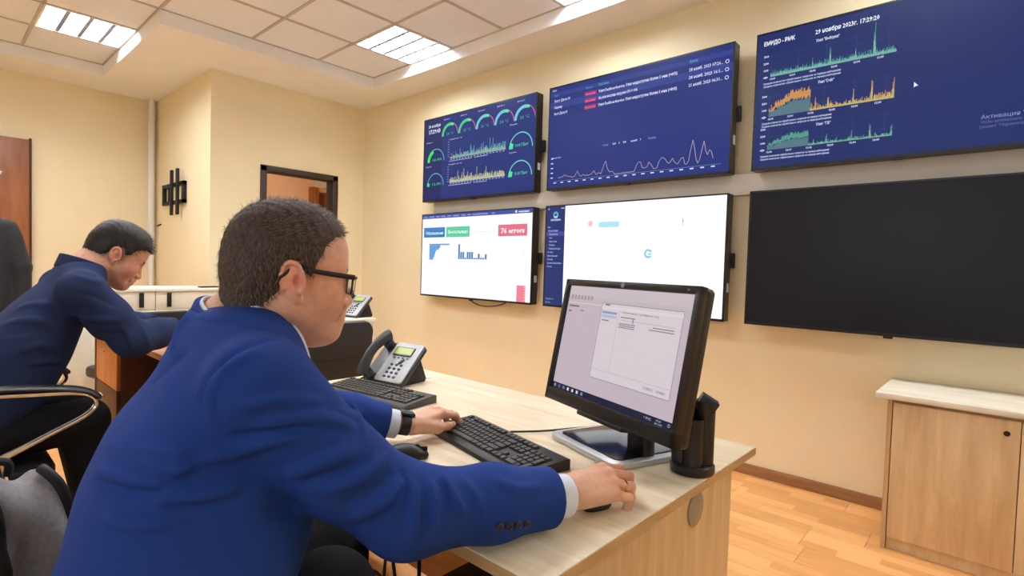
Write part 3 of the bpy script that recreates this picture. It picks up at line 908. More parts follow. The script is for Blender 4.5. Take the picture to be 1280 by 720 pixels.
def keyboard(label, loc, rz, mk, mb_, wide=False):
    kb = thing('keyboard', label, 'keyboard', loc, rz, 'black keyboards on the desk')
    W, D = .452, .158
    side = [(0, 0), (D, 0), (D, .026), (D-.012, .029), (.018, .017), (.004, .013), (0, .008)]
    MB().prism(side, 0, W, 'x', .0015, Matrix.Translation((-W/2, -D/2, 0))).build('body', mb_, kb, True)
    p = .019
    rows = [(0, [(0, 1.25), (1.25, 1.25), (2.5, 1.25), (3.75, 6.25), (10, 1.25), (11.25, 1.25), (12.5, 1.25), (13.75, 1.25), (15.25, 1), (16.25, 1), (17.25, 1), (18.5, 2), (20.5, 1)]),
            (1, [(0, 2.25)]+[(2.25+i, 1) for i in range(10)]+[(12.25, 2.75), (16.25, 1)]+[(18.5+i, 1) for i in range(3)]),
            (2, [(0, 1.75)]+[(1.75+i, 1) for i in range(11)]+[(12.75, 2.25)]+[(18.5+i, 1) for i in range(3)]),
            (3, [(0, 1.5)]+[(1.5+i, 1) for i in range(12)]+[(13.5, 1.5)]+[(15.25+i, 1) for i in range(3)]+[(18.5+i, 1) for i in range(4)]),
            (4, [(i, 1) for i in range(13)]+[(13, 2)]+[(15.25+i, 1) for i in range(3)]+[(18.5+i, 1) for i in range(4)]),
            (5.25, [(0, 1)]+[(2+i, 1) for i in range(4)]+[(6.5+i, 1) for i in range(4)]+[(11+i, 1) for i in range(4)]+[(15.25+i, 1) for i in range(3)])]
    sl = math.atan2(.012, .128)
    for r, ks in rows:
        for (x, wu) in ks:
            yy = .022+r*p*1.0; zz = .0172+(yy-.018)*math.tan(sl)
            o = link('key', key_mesh(wu, 1), mk, kb, loc=(-W/2+.016+x*p*.985, -D/2+yy, zz-.001), rot=(sl, 0, 0))
    for r in (0, 2):
        yy = .022+r*p; zz = .0172+(yy-.018)*math.tan(sl)
        link('key', key_mesh(1, 2), mk, kb, loc=(-W/2+.016+21.5*p*.985, -D/2+yy, zz-.001), rot=(sl, 0, 0))
    for sx in (-1, 1):
        MB().box(sx*.17-.012, sx*.17+.012, D/2-.03, D/2-.012, -.001, .004).build('foot', m_blackm, kb)
    MB().tube([(0, D/2-.002, .018), (0, D/2+.012, .012), (.03, D/2+.03, .004)], .002, 6).build('cable_stub', m_blackm, kb, True)
    return kb


keyboard('glossy black keyboard under the typing left hand, nearest the monitor', (-1.003, 1.043, DZt+.001), math.radians(-12.6), m_key, m_black)
keyboard('dark grey keyboard lying in front of the silver desk phone', (-1.700, 1.142, DZt+.001), math.radians(7.4), m_key2, mat('dark_grey_plastic', (66, 66, 64), .5))


# ------------------------------------------------------------------ mice
def mouse(label, loc, rz, s=1.):
    t = thing('computer_mouse', label, 'mouse', loc, rz)
    b = MB().ell((0, 0, .010), (.056*s, .031*s, .026*s), u=28, v=18)
    for v in b.bm.verts:
        v.co.z = max(v.co.z, .001)
        if v.co.x > 0:
            v.co.z -= .010*(v.co.x/.056)**2*max(0, (v.co.z-.001)/.03)
        k = 1-.16*math.exp(-(v.co.x/.02)**2)
        v.co.y *= k
    b.build('shell', m_black, t, 'all')
    MB().lathe([(0, -.003), (.009, -.003), (.0095, 0), (.009, .003), (0, .003)], 16, Matrix.Translation((.026*s, 0, .0255*s)) @ Matrix.Rotation(PI/2, 4, 'X')).build('scroll_wheel', mat('rubber_grey', (60, 60, 62), .7), t, True)
    MB().box(.018*s, .052*s, -.0008, .0008, .018*s, .0285*s).build('button_split', m_blackm, t)
    return t


mouse('spare black mouse lying on the desk by the blue sleeve', (-1.105, .835, DZt), math.radians(47))

# cable on the desk behind the keyboard
MB().tube(smoothpath([(-1.06, 1.175, .757), (-1.0, 1.26, .756), (-.93, 1.40, .756), (-.88, 1.45, .756), (-.80, 1.44, .757), (-.74, 1.42, .76)]), .003, 8).build('desk_cable', m_blackm, None, True,
    label='thin black cable running on the desk to the monitor foot', cat='cable')
bp = thing('cable_plug', 'small black plug lying at the far desk edge right of the phone', 'plug', (-1.90, 1.48, DZt))
MB().lathe([(0, 0), (.012, 0), (.013, .006), (.011, .02), (0, .022)], 16).build('cap', m_black, bp, True)
MB().lathe([(0, 0), (.024, 0), (.024, .003), (0, .003)], 20, c=(.04, .015, 0)).build('clear_disc', mat('clear_plastic_disc', (225, 225, 220), .2), bp, True)


# ------------------------------------------------------------------ desk phones
def desk_phone(label, loc, rz, simple=False):
    """local: x right, y away from the user, z up; front lower edge of the plate at y = 0"""
    t = thing('desk_phone', label, 'telephone', loc, rz, 'silver desk phones')
    tl = math.radians(46)      # plate leans back 46 degrees from upright
    up = Vector((0, math.sin(tl), math.cos(tl))); nr = Vector((0, -math.cos(tl), math.sin(tl)))
    M = Matrix(((1, 0, 0, 0), (0, up.y, nr.y, 0), (0, up.z, nr.z, .020), (0, 0, 0, 1)))     # local plate frame: x, along plate, out
    m_ph = mat('phone_silver', (176, 180, 184), .38, .25); m_pd = mat('phone_dark', (52, 54, 60), .35)
    MB().prism(rrect(-.075, .075, 0, .20, .012), -.008, .0, 'z', .003, M).build('face_plate', m_ph, t, True)
    MB().prism(rrect(-.145, .08, -.006, .197, .014), -.026, -.0085, 'z', .004, M).build('body', m_pd, t, True)
    # kick stand behind
    MB().prism([(.03, 0), (.165, 0), (.175, .012), (.135, .10), (.125, .10), (.10, .05), (.05, .02)], -.12, .06, 'x', .003).build('foot_stand', m_blackm, t, True)
    MB().box(-.055, .045, .128, .172, .0005, .0045, .001, M=M).build('display_frame', m_pd, t)
    MB().box(-.050, .040, .135, .168, .0045, .0055, M=M).build('display', mat('green_lcd', (168, 184, 96), .3, emit=.15), t)
    MB().ell((0, 0, 0), (.018, .009, .004)).build('navigation_key', m_pd, t, 'all').matrix_local = M @ Matrix.Translation((.012, .100, .001)) @ Matrix.Rotation(.9, 4, 'Z')
    for k in range(4):
        MB().box(-.045+k*.024, -.033+k*.024, .114, .120, .0, .003, .001, M=M).build('soft_key', m_pd, t)
    for r in range(4):
        for c in range(3):
            MB().lathe([(0, .004), (.0055, .004), (.007, .0015), (.007, 0)], 12, M @ Matrix.Translation((-.028+c*.026, .022+r*.020, 0)) @ Matrix.Diagonal((1.15, .85, 1, 1))).build('dial_key', m_pd, t, True)
    # handset on the left
    hs = []
    for k in range(15):
        s = k/14; yy = -.004+s*.205; zz = .030+.032*math.sin(PI*s)**.8
        hs.append(M @ Vector((-.110, yy, zz)))
    rr = [.020+.008*abs(2*k/14-1)**2 for k in range(15)]
    MB().tube(hs, rr, 16, sx=1.08, sy=.72).build('handset', m_pd, t, True)
    for yy in (.016, .178):
        MB().lathe([(.022, 0), (.024, .012), (.021, .026), (0, .026)], 18, M @ Matrix.Translation((-.110, yy, -.004))).build('handset_cup', m_pd, t, True)
    MB().tube(smoothpath([M @ Vector((-.11, -.004, .012)), Vector((-.125, -.03, .012)), Vector((-.10, -.05, .006)), Vector((-.14, -.06, .006)), Vector((-.15, -.02, .006))]), .0035, 6).build('cord', m_blackm, t, True)
    return t


desk_phone('silver desk phone with dark handset and green display on the ash desk', (-1.825, 1.269, DZt), math.radians(10.4))

# ================================================================== SOFT SHAPES (signed-distance modelling)
def V3(*a):
    return np.array(a, float)


def nrm(v):
    v = np.asarray(v, float); return v/np.linalg.norm(v)


def rc(p, a, b, r1, r2):
    a = np.asarray(a, float); b = np.asarray(b, float); ab = b-a
    t = np.clip(((p-a) @ ab)/(ab @ ab), 0, 1)
    q = p-a-t[:, None]*ab
    return np.sqrt((q*q).sum(1))-(r1+t*(r2-r1))


def el(p, c, r, R=None):
    q = p-np.asarray(c, float)
    if R is not None:
        q = q @ R
    r = np.asarray(r, float)
    k0 = np.sqrt(((q/r)**2).sum(1))+1e-9; k1 = np.sqrt(((q/(r*r))**2).sum(1))+1e-9
    return k0*(k0-1)/k1


def smin(a, b, k):
    h = np.maximum(k-np.abs(a-b), 0)/k
    return np.minimum(a, b)-h*h*k*.25


def smax(a, b, k):
    return -smin(-a, -b, k)


def chain(p, pts, rs, k=.02):
    d = None
    for i in range(len(pts)-1):
        e = rc(p, pts[i], pts[i+1], rs[i], rs[i+1])
        d = e if d is None else smin(d, e, k)
    return d


def loft(p, knots, fd, rt, ztop, zbot):
    """torso: knots (z, cx, cy, halfwidth, halfdepth)"""
    K = np.array(knots, float); z = p[:, 2]; zz = np.clip(z, K[0, 0], K[-1, 0])
    # smooth interpolation through cosine-free cubic (Catmull) sampling
    fine = np.linspace(K[0, 0], K[-1, 0], 200); cols = []
    for c in range(1, 5):
        v = np.interp(fine, K[:, 0], K[:, c])
        ker = np.hanning(25); ker /= ker.sum()
        v = np.convolve(np.pad(v, 12, 'edge'), ker, 'valid'); cols.append(np.interp(zz, fine, v))
    cx, cy, a, b = cols
    dx, dy = p[:, 0]-cx, p[:, 1]-cy
    s = dx*rt[0]+dy*rt[1]; f = dx*fd[0]+dy*fd[1]
    n = 2.4
    k = (np.abs(s/a)**n+np.abs(f/b)**n)**(1/n)+1e-9
    d = (k-1)*np.minimum(a, b)*.95
    return smax(smax(d, z-ztop, .03), zbot-z, .03)


def surfnet(D, org, h):
    ins = D < 0
    nx, ny, nz = D.shape
    m = np.zeros((nx-1, ny-1, nz-1), np.int8)
    for a in (0, 1):
        for b in (0, 1):
            for c in (0, 1):
                m += ins[a:nx-1+a, b:ny-1+b, c:nz-1+c]
    I = np.argwhere((m > 0) & (m < 8))
    idx = -np.ones(m.shape, np.int64); idx[tuple(I.T)] = np.arange(len(I))
    acc = np.zeros((len(I), 3)); cnt = np.zeros(len(I))
    cor = [(a, b, c) for a in (0, 1) for b in (0, 1) for c in (0, 1)]
    for i, A in enumerate(cor):
        for B in cor[i+1:]:
            if sum(abs(A[k]-B[k]) for k in range(3)) != 1:
                continue
            da = D[I[:, 0]+A[0], I[:, 1]+A[1], I[:, 2]+A[2]]; db = D[I[:, 0]+B[0], I[:, 1]+B[1], I[:, 2]+B[2]]
            x = (da < 0) != (db < 0)
            t = np.where(x, da/np.where(x, da-db, 1), 0)
            P = np.array(A)+t[:, None]*(np.array(B)-np.array(A))
            acc += np.where(x[:, None], P, 0); cnt += x
    verts = org+h*(I+acc/cnt[:, None])
    faces = []
    for ax in range(3):
        u, v = (ax+1) % 3, (ax+2) % 3
        s0 = [slice(None)]*3; s1 = [slice(None)]*3
        s0[ax] = slice(0, -1); s1[ax] = slice(1, None)
        x = ins[tuple(s0)] != ins[tuple(s1)]
        E = np.argwhere(x)
        E = E[(E[:, u] > 0) & (E[:, v] > 0) & (E[:, u] < D.shape[u]-1) & (E[:, v] < D.shape[v]-1)]
        flip = ins[tuple(E.T)]
        def cell(du, dv):
            C = E.copy(); C[:, u] -= du; C[:, v] -= dv; return idx[tuple(C.T)]
        q = np.stack([cell(1, 1), cell(0, 1), cell(0, 0), cell(1, 0)], 1)
        q = np.where(flip[:, None], q, q[:, ::-1])
        faces.append(q[(q >= 0).all(1)])
    return verts, np.concatenate(faces)


def mesh_sdf(fn, lo, hi, h, relax=1):
    lo = np.asarray(lo, float); hi = np.asarray(hi, float)
    n = np.ceil((hi-lo)/h/4).astype(int)+1
    ax = [lo[k]+4*h*(np.arange(n[k])+.375) for k in range(3)]
    G = np.stack(np.meshgrid(*ax, indexing='ij'), -1).reshape(-1, 3)
    Dc = fn(G).reshape(n)
    D = Dc.repeat(4, 0).repeat(4, 1).repeat(4, 2).astype(np.float32)
    I = np.argwhere(np.abs(D) < 4*h*1.7)
    P = lo+h*I
    val = np.empty(len(P), np.float32)
    for s in range(0, len(P), 400000):
        val[s:s+400000] = fn(P[s:s+400000])
    D[tuple(I.T)] = val
    V, Fq = surfnet(D, lo, h)
    for _ in range(relax):          # one Newton step on to the surface
        e = h*.3; d0 = fn(V)
        g = np.stack([fn(V+np.eye(3)[k]*e)-d0 for k in range(3)], 1)/e
        gl = (g*g).sum(1)+1e-6
        V = V-np.clip(d0/gl, -h*.6, h*.6)[:, None]*g
    return V, Fq


def raw_mesh(name, V, Fq, m, parent=None, col=None, **kw):
    me = bpy.data.meshes.new(name)
    me.vertices.add(len(V)); me.vertices.foreach_set('co', np.asarray(V, np.float32).ravel())
    nf = len(Fq); k = Fq.shape[1]
    me.loops.add(nf*k); me.loops.foreach_set('vertex_index', np.asarray(Fq, np.int32).ravel())
    me.polygons.add(nf); me.polygons.foreach_set('loop_start', np.arange(0, nf*k, k, dtype=np.int32))
    me.update(calc_edges=True); me.validate(); me.shade_smooth()
    if col is not None:
        at = me.color_attributes.new('Col', 'FLOAT_COLOR', 'POINT'); at.data.foreach_set('color', np.asarray(col, np.float32).ravel())
    return link(name, me, m, parent, **kw)


def at_z(u, v, z):
    d = pix(u, v); return CAM+d*(z-CAM[2])/d[2]


def at_d(u, v, dep):
    return CAM+pix(u, v)*dep


def trace(fn, uv, t0=.35, t1=4.):
    """where the sight line through a picture point meets a soft surface"""
    D = np.array([pix(*q) for q in uv]); D /= np.linalg.norm(D, axis=1)[:, None]
    t = np.full(len(D), t0)
    for _ in range(160):
        t += np.clip(fn(CAM+D*t[:, None]), -.02, .05)*.7
    ok = t < t1
    return CAM+D*t[:, None], ok


def folds(fn, specs, side=0.):
    """cloth folds as raised / sunk ridges lying on the base surface. specs: (points, width, height)"""
    R = []
    for pts, wd, ht in specs:
        sm = smoothpath([(a, b, 0) for a, b in pts], 4)
        P, ok = trace(fn, [(q.x, q.y) for q in sm])
        P = P[ok]
        if len(P) > 1:
            R.append((P, wd, ht))
    def g(p):
        d = fn(p)
        near = np.abs(d) < .05
        if near.any():
            q = p[near]; add = np.zeros(len(q))
            for P, wd, ht in R:
                lo, hi = P.min(0)-3*wd, P.max(0)+3*wd
                b = ((q > lo) & (q < hi)).all(1)
                if not b.any():
                    continue
                qq = q[b]; best = np.full(len(qq), 1e9); tt = np.zeros(len(qq)); n = len(P)-1
                for i in range(n):
                    ab = P[i+1]-P[i]; t = np.clip(((qq-P[i]) @ ab)/(ab @ ab+1e-12), 0, 1)
                    dd = ((qq-P[i]-t[:, None]*ab)**2).sum(1)
                    u = dd < best; best = np.where(u, dd, best); tt = np.where(u, (i+t)/n, tt)
                taper = np.sin(PI*np.clip(tt, .02, .98))**.6
                add[b] += ht*taper*(np.exp(-best/(wd*wd)) if ht > 0 else np.exp(-np.sqrt(best)/wd*1.1))
            d[near] = d[near]-add
        return d
    return g


def frame(f, up=(0, 0, 1)):
    """columns: forward, left, up"""
    f = nrm(f); l = nrm(np.cross(up, f)); u = np.cross(f, l)
    return np.stack([f, l, u], 1)


# ------------------------------------------------------------------ heads
def head_sdf(q, slim=1.):
    """q in head space: x forward, y left, z up, origin between the ears; y folded to be symmetric"""
    p = q.copy(); p[:, 1] = np.abs(p[:, 1])
    d = el(p, (-.010, 0, .040), (.094, .077, .088))
    d = smin(d, el(p, (.040, 0, .045), (.052, .060, .055)), .05)
    d = smin(d, el(p, (.030, 0, -.042), (.060, .059*slim, .070)), .05)
    d = smin(d, rc(p, (.0, .050*slim, -.055), (.070, .014, -.096), .020, .017), .04)
    d = smin(d, el(p, (.083, 0, -.094), (.020, .024, .017)), .022)
    d = smin(d, rc(p, (.084, .0, .020), (.074, .042, .020), .012, .011), .02)           # brow
    d = smin(d, el(p, (.058, .040, -.030), (.030, .026, .028)), .03)                      # cheekbone
    d = smax(d, -el(p, (.101, .032, .000), (.020, .019, .013)), .014)                     # eye socket
    d = smin(d, el(p, (.0765, .031, -.001), (.0130, .0135, .0120)), .003)                 # eye ball
    d = smin(d, rc(p, (.0785, .020, .0085), (.0745, .044, .007), .0052, .0048), .006)     # lid fold
    d = smin(d, rc(p, (.090, 0, .010), (.112, 0, -.034), .0075, .0105), .012)             # nose
    d = smin(d, el(p, (.101, .0115, -.038), (.0115, .0078, .0085)), .008)                 # wing
    d = smin(d, el(p, (.091, 0, -.064), (.018, .028, .021)), .02)                         # muzzle
    d = smin(d, rc(p, (.1070, 0, -.058), (.094, .022, -.062), .0058, .003), .005)         # lips
    d = smin(d, rc(p, (.1045, 0, -.0705), (.093, .020, -.066), .0064, .003), .005)
    d = smax(d, -rc(p, (.1120, 0, -.0640), (.096, .024, -.0640), .0020, .001), .003)
    d = smax(d, -rc(p, (.098, .020, -.046), (.082, .033, -.072), .0016, .0010), .010)      # nose-to-mouth fold
    # ear: disc, rim, hollow, lobe
    a = .22; ca, sa = math.cos(a), math.sin(a); R = np.array([[ca, 0, -sa], [0, 1, 0], [sa, 0, ca]])
    R2 = R @ np.array([[math.cos(.42), -math.sin(.42), 0], [math.sin(.42), math.cos(.42), 0], [0, 0, 1]])
    e = el(p, (-.012, .077, -.006), (.0185, .0075, .031), R2)
    th = np.linspace(-.9, 3.6, 12); rim = []
    for t in th:
        rim.append(np.array([-.012, .079, -.004])+R2 @ np.array([.0165*math.cos(t), .0035, .0285*math.sin(t)]))
    e = smin(e, chain(p, rim, [.0042]*12, .003), .005)
    e = smax(e, -el(p, (-.005, .088, -.008), (.0080, .0085, .0125), R2), .0035)
    e = smax(e, -chain(p, [np.array([-.012, .0815, -.004])+R2 @ np.array([.0115*math.cos(t), .004, .0225*math.sin(t)]) for t in np.linspace(-.2, 2.7, 8)], [.0022]*8, .002), .003)
    e = smin(e, el(p, (-.001, .076, -.035), (.008, .0055, .009)), .006)
    e = smin(e, el(p, (.006, .077, -.010), (.004, .004, .006)), .004)
    return smin(d, e, .006)


def hair_sdf(q, knots, th0, th1, seed=0, crown=.0):
    """shell over the skull above a hairline z(x)"""
    K = np.array(knots, float)
    zb = np.interp(q[:, 0], K[:, 0], K[:, 1])
    up = q[:, 2]-zb
    ru = np.sin(q[:, 0]*310+q[:, 2]*170)*np.sin(q[:, 1]*290-q[:, 2]*90+seed)
    th = th0+(th1-th0)*np.clip(up/.075, 0, 1)**.8+crown*np.clip((q[:, 2]-.06)/.06, 0, 1)+ru*.0009
    p = q.copy(); p[:, 1] = np.abs(p[:, 1])
    d = el(p, (-.010, 0, .040), (.094, .077, .088))
    d = smin(d, el(p, (.040, 0, .045), (.052, .060, .055)), .05)
    d = smin(d, el(p, (.030, 0, -.042), (.060, .059, .070)), .05)
    d = smin(d, rc(p, (-.045, 0, -.02), (-.058, 0, -.09), .050, .050), .04)
    zn = .0016*np.sin(q[:, 0]*420)+.0014*np.sin(q[:, 1]*380+1)
    return smax(d-th, -(up+zn), .006)


def skin_colours(q, base, brow, seed=0):
    """colour of the skin itself by region of the face: lips, cheeks, ears, beard shade, brows, eyes"""
    n = len(q); c = np.tile(np.array(lin(base)), (n, 1)); ay = np.abs(q[:, 1])
    def blend(w, rgb):
        nonlocal c
        c = c*(1-w[:, None])+np.array(lin(rgb))*w[:, None]
    g = lambda ctr, r: np.exp(-(((np.stack([q[:, 0], ay, q[:, 2]], 1)-np.array(ctr))/np.array(r))**2).sum(1))
    b0 = np.array(base)
    blend(.55*g((.06, .045, -.035), (.03, .03, .03)), tuple(np.clip(b0*(1.02, .86, .82), 0, 255)))
    blend(.60*g((-.012, .083, -.005), (.03, .012, .04)), tuple(np.clip(b0*(1.06, .86, .84), 0, 255)))
    blend(.5*g((.113, 0, -.035), (.015, .016, .018)), tuple(np.clip(b0*(1.03, .84, .82), 0, 255)))
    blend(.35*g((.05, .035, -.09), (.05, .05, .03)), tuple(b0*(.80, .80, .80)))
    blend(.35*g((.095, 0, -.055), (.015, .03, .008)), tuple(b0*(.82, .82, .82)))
    lip = g((.106, 0, -.0585), (.012, .024, .0055))+g((.104, 0, -.0705), (.012, .021, .006))
    blend(np.clip(lip, 0, 1)*.75, (176, 100, 92))
    br = np.exp(-(((q[:, 2]-.0205-.06*np.clip(ay-.03, 0, 1))/.0052)**2))*(ay > .012)*(ay < .052)*(q[:, 0] > .05)
    blend(np.clip(br*1.1, 0, 1)*.9, brow)
    eye = (np.linalg.norm(np.stack([q[:, 0]-.0765, ay-.031, q[:, 2]+.001], 1), axis=1) < .0142)*(q[:, 0] > .080)*(q[:, 2] < .0055)*(q[:, 2] > -.0095)
    blend(eye*1.0, (228, 222, 214))
    iris = eye*(np.hypot(ay-.032, q[:, 2]+.001) < .0058)
    blend(iris*1.0, (52, 42, 36))
    return np.concatenate([c, np.ones((n, 1))], 1)


# ------------------------------------------------------------------ hands
def hand_parts(curl, spread=(.09, .02, -.05, -.13), thumb=((.030, .030, -.004), (.060, .050, -.012), (.088, .058, -.018), (.112, .060, -.022)), arch=.0):
    """capsules in hand space: x to the fingertips, y to the thumb side, z to the back of the hand"""
    S = []
    mcp = [(.094, .0300, .004), (.097, .0100, .007), (.091, -.0105, .005), (.081, -.0295, .000)]
    ln = [(.044, .026, .021), (.049, .030, .022), (.046, .028, .022), (.036, .021, .019)]
    rad = [(.0102, .0088, .0080, .0068), (.0104, .0090, .0082, .0070), (.0099, .0085, .0078, .0066), (.0088, .0075, .0068, .0058)]
    wr = [(.004, .017, -.001), (.0, .006, .002), (.0, -.006, .001), (.004, -.017, -.003)]
    fing = []
    for k in range(4):
        S.append((wr[k], mcp[k], .0145, .0115, .014))
        a = 0; p = np.array(mcp[k]); ch = [p]
        for j in range(3):
            a += curl[k][j]
            dr = np.array([math.cos(a)*math.cos(spread[k]), math.cos(a)*math.sin(spread[k]), -math.sin(a)])
            p = p+dr*ln[k][j]; ch.append(p)
        fing.append((ch, rad[k]))
    S.append(((.02, .012, -.008), (.07, .018, -.008), .015, .013, .014))
    S.append(((.02, -.014, -.008), (.065, -.020, -.008), .015, .012, .014))
    S.append(((.008, .010, -.006), thumb[1], .017, .0135, .016))
    tch = [np.array(t) for t in thumb]
    return S, fing, tch


def hand_fn(M, O, curl, hs=1., **kw):
    """M columns: forward, thumb side, back of the hand; O wrist"""
    S, fing, th = hand_parts(curl, **kw)
    S = [(np.array(a)*hs, np.array(b)*hs, r1*hs, r2*hs, k) for a, b, r1, r2, k in S]
    fing = [([c*hs for c in ch], [r*hs for r in rr]) for ch, rr in fing]; th = [t*hs for t in th]
    def f(p):
        q = (p-O) @ M
        d = None
        for a, b, r1, r2, k in S:
            e = rc(q, a, b, r1, r2); d = e if d is None else smin(d, e, k)
        tt = chain(q, th, [.0165, .0135, .0108, .0085], .008)
        d = smin(d, tt, .010)
        for ch, rr in fing:
            e = chain(q, ch, rr, .004)
            for j in (1, 2):          # knuckles
                e = smin(e, np.linalg.norm(q-ch[j], axis=1)-rr[j]*1.06, .004)
            d = smin(d, e, .006)
        return d
    return f, fing, th

# ================================================================== PEOPLE
m_skin = attr_mat('skin', rough=.5, sss=.10, bump=.22, bscale=420, spec=.45, noise=.10, nscale=70)
m_blue = mat('royal_blue_wool', (27, 60, 136), .8, spec=.2, noise=.06, nscale=900, bump=.25, bscale=1500)
m_navy = mat('navy_wool', (40, 52, 88), .85, spec=.15, noise=.06, nscale=900, bump=.2, bscale=1500)
m_trouser = mat('black_trouser_cloth', (17, 17, 20), .85, spec=.2)
m_shirt = mat('pale_blue_shirt', (226, 238, 254), .8, noise=.03, nscale=400)
m_hair1 = mat('brown_grey_hair', (58, 46, 38), .55, spec=.35, noise=.35, nscale=260, stretch=(1, 1, .35), bump=.6, bscale=500)
m_hair2 = mat('black_hair', (24, 21, 20), .45, spec=.4, noise=.3, nscale=260, stretch=(1, 1, .35), bump=.5, bscale=500)
m_btn = mat('navy_button', (38, 42, 58), .35)
m_gold = mat('gold', (226, 180, 90), .2, 1.)
m_shoe = mat('black_leather', (16, 15, 15), .35)


def shell(p, c, ax, r, th, h0, h1, ellip=1.):
    """a band standing round an axis"""
    ax = nrm(ax); q = p-c; h = q @ ax; v = q-h[:, None]*ax
    rr = np.sqrt((v*v).sum(1))
    return smax(np.abs(rr-(r+.15*(h-h0)*0))-th, np.abs(h-(h0+h1)/2)-(h1-h0)/2, .004)


def hair_strands(name, V, Fq, n, length, flow, rad, m, parent, loc, seed=1):
    rng = np.random.default_rng(seed)
    A, B, C_ = V[Fq[:, 0]], V[Fq[:, 1]], V[Fq[:, 2]]
    N = np.cross(B-A, C_-A); ar = np.linalg.norm(N, axis=1); N = N/(ar[:, None]+1e-12)
    pk = rng.choice(len(Fq), n, p=ar/ar.sum())
    r1, r2 = rng.random((n, 1)), rng.random((n, 1))
    P = A[pk]+(B-A)[pk]*r1+(C_-A)[pk]*(1-r1)*r2-N[pk]*.0015
    D = flow(P, N[pk])+rng.normal(0, .22, (n, 3)); D -= N[pk]*np.minimum(0, (D*N[pk]).sum(1))[:, None]
    D /= np.linalg.norm(D, axis=1)[:, None]+1e-9
    L = length*(.6+.7*rng.random((n, 1)))
    sd = np.cross(D, N[pk]); sd /= np.linalg.norm(sd, axis=1)[:, None]+1e-9
    W = rad
    mid = P+D*L*.55+N[pk]*L*.10; tip = P+D*L+N[pk]*L*.02
    VV = np.concatenate([P-sd*W, P+sd*W, mid-sd*W*.8, mid+sd*W*.8, tip])
    i = np.arange(n)
    T = np.concatenate([np.stack([i, i+n, i+3*n], 1), np.stack([i, i+3*n, i+2*n], 1), np.stack([i+2*n, i+3*n, i+4*n], 1)])
    o = raw_mesh(name, VV-loc, T, m, parent); o['kind'] = 'stuff'
    return o


def to_person(P, name, V, Fq, m, col=None, parent=None):
    o = raw_mesh(name, V-np.array(P.location), Fq, m, parent or P, col)
    return o


def join_body(vs, fs, cs, paths):
    """join head and hands into one continuous body through the arms inside the sleeves"""
    off = np.cumsum([0]+[len(v) for v in vs])
    V = [v for v in vs]; F_ = [f+o for f, o in zip(fs, off)]; C_ = [c for c in cs]; tot = off[-1]
    for i, path in enumerate(paths):
        pts = [np.array(p) for p in smoothpath([tuple(p) for p in path], 4)]; n = 8; rings = []
        for k, p in enumerate(pts):
            t = nrm(pts[min(k+1, len(pts)-1)]-pts[max(k-1, 0)]); a = nrm(np.cross(t, (.3, .5, .81))); b = np.cross(t, a)
            rings.append(p+.03*(np.cos(np.arange(n)*2*PI/n)[:, None]*a+np.sin(np.arange(n)*2*PI/n)[:, None]*b))
        R = np.concatenate(rings); q = []
        for k in range(len(rings)-1):
            for j in range(n):
                q.append((tot+k*n+j, tot+k*n+(j+1) % n, tot+(k+1)*n+(j+1) % n, tot+(k+1)*n+j))
        for piece, r0 in ((0, 0), (i+1, (len(rings)-1)*n)):
            ctr = vs[piece][fs[piece]].mean(1); f = fs[piece][np.argmin(((ctr-R[r0])**2).sum(1))]+off[piece]
            q.append((f[0], f[1], tot+r0+1, tot+r0))
        V.append(R); F_.append(np.array(q)); C_.append(np.tile(cs[0][0], (len(R), 1))); tot += len(R)
    return np.concatenate(V), np.concatenate(F_), np.concatenate(C_)


# ------------------------------------------------------------------ man in the blue jacket
SR, SL = V3(-.800, .340, 1.050), V3(-1.160, .450, 1.070)
ER, EL = at_d(508, 638, .88), V3(-1.330, .655, .865)
WR, WL = at_z(703, 620, .803), at_z(500, 531, .800)
FD, RT = nrm((.30, .954, 0)), nrm((.954, -.30, 0))
K1 = [(.50, -.875, .10, .195, .17), (.62, -.875, .175, .190, .170), (.74, -.880, .244, .172, .165), (.82, -.900, .288, .172, .165), (.90, -.945, .312, .195, .162),
      (.98, -.966, .337, .204, .146), (1.04, -.970, .365, .190, .122), (1.09, -.978, .375, .150, .105), (1.14, -.985, .378, .090, .085)]
dR, dL = nrm(WR-ER), nrm(WL-EL)
CR = ER+dR*(np.linalg.norm(WR-ER)-.030); CL = EL+dL*(np.linalg.norm(WL-EL)-.036)


def sleeve(p, S, E, W, C_, dn, rs, sag=0.):
    m1 = S*.5+E*.5+V3(0, 0, -sag); m2 = E*.5+W*.5
    d = chain(p, [S, m1, E], rs[:3], .03)
    d = smin(d, chain(p, [E, m2, W+dn*.03], [rs[2], rs[3], rs[4]], .03), .035)
    d = smax(d, (p-C_) @ dn, .006)
    return smax(d, -rc(p, C_-dn*.03, C_+dn*.05, rs[4]-.007, rs[4]-.004), .004)


def jacket1_base(p):
    d = loft(p, K1, FD, RT, 1.15, .53)
    d = smin(d, rc(p, (-.955, .370, 1.112), SR+V3(-.01, 0, .012), .045, .066), .05)
    d = smin(d, rc(p, (-1.01, .385, 1.118), SL+V3(.01, 0, .012), .045, .064), .05)
    d = smin(d, sleeve(p, SR, ER, WR, CR, dR, (.077, .069, .068, .062, .052), .022), .016)
    d = smin(d, sleeve(p, SL, EL, WL, CL, dL, (.078, .072, .066, .056, .049)), .016)
    return d


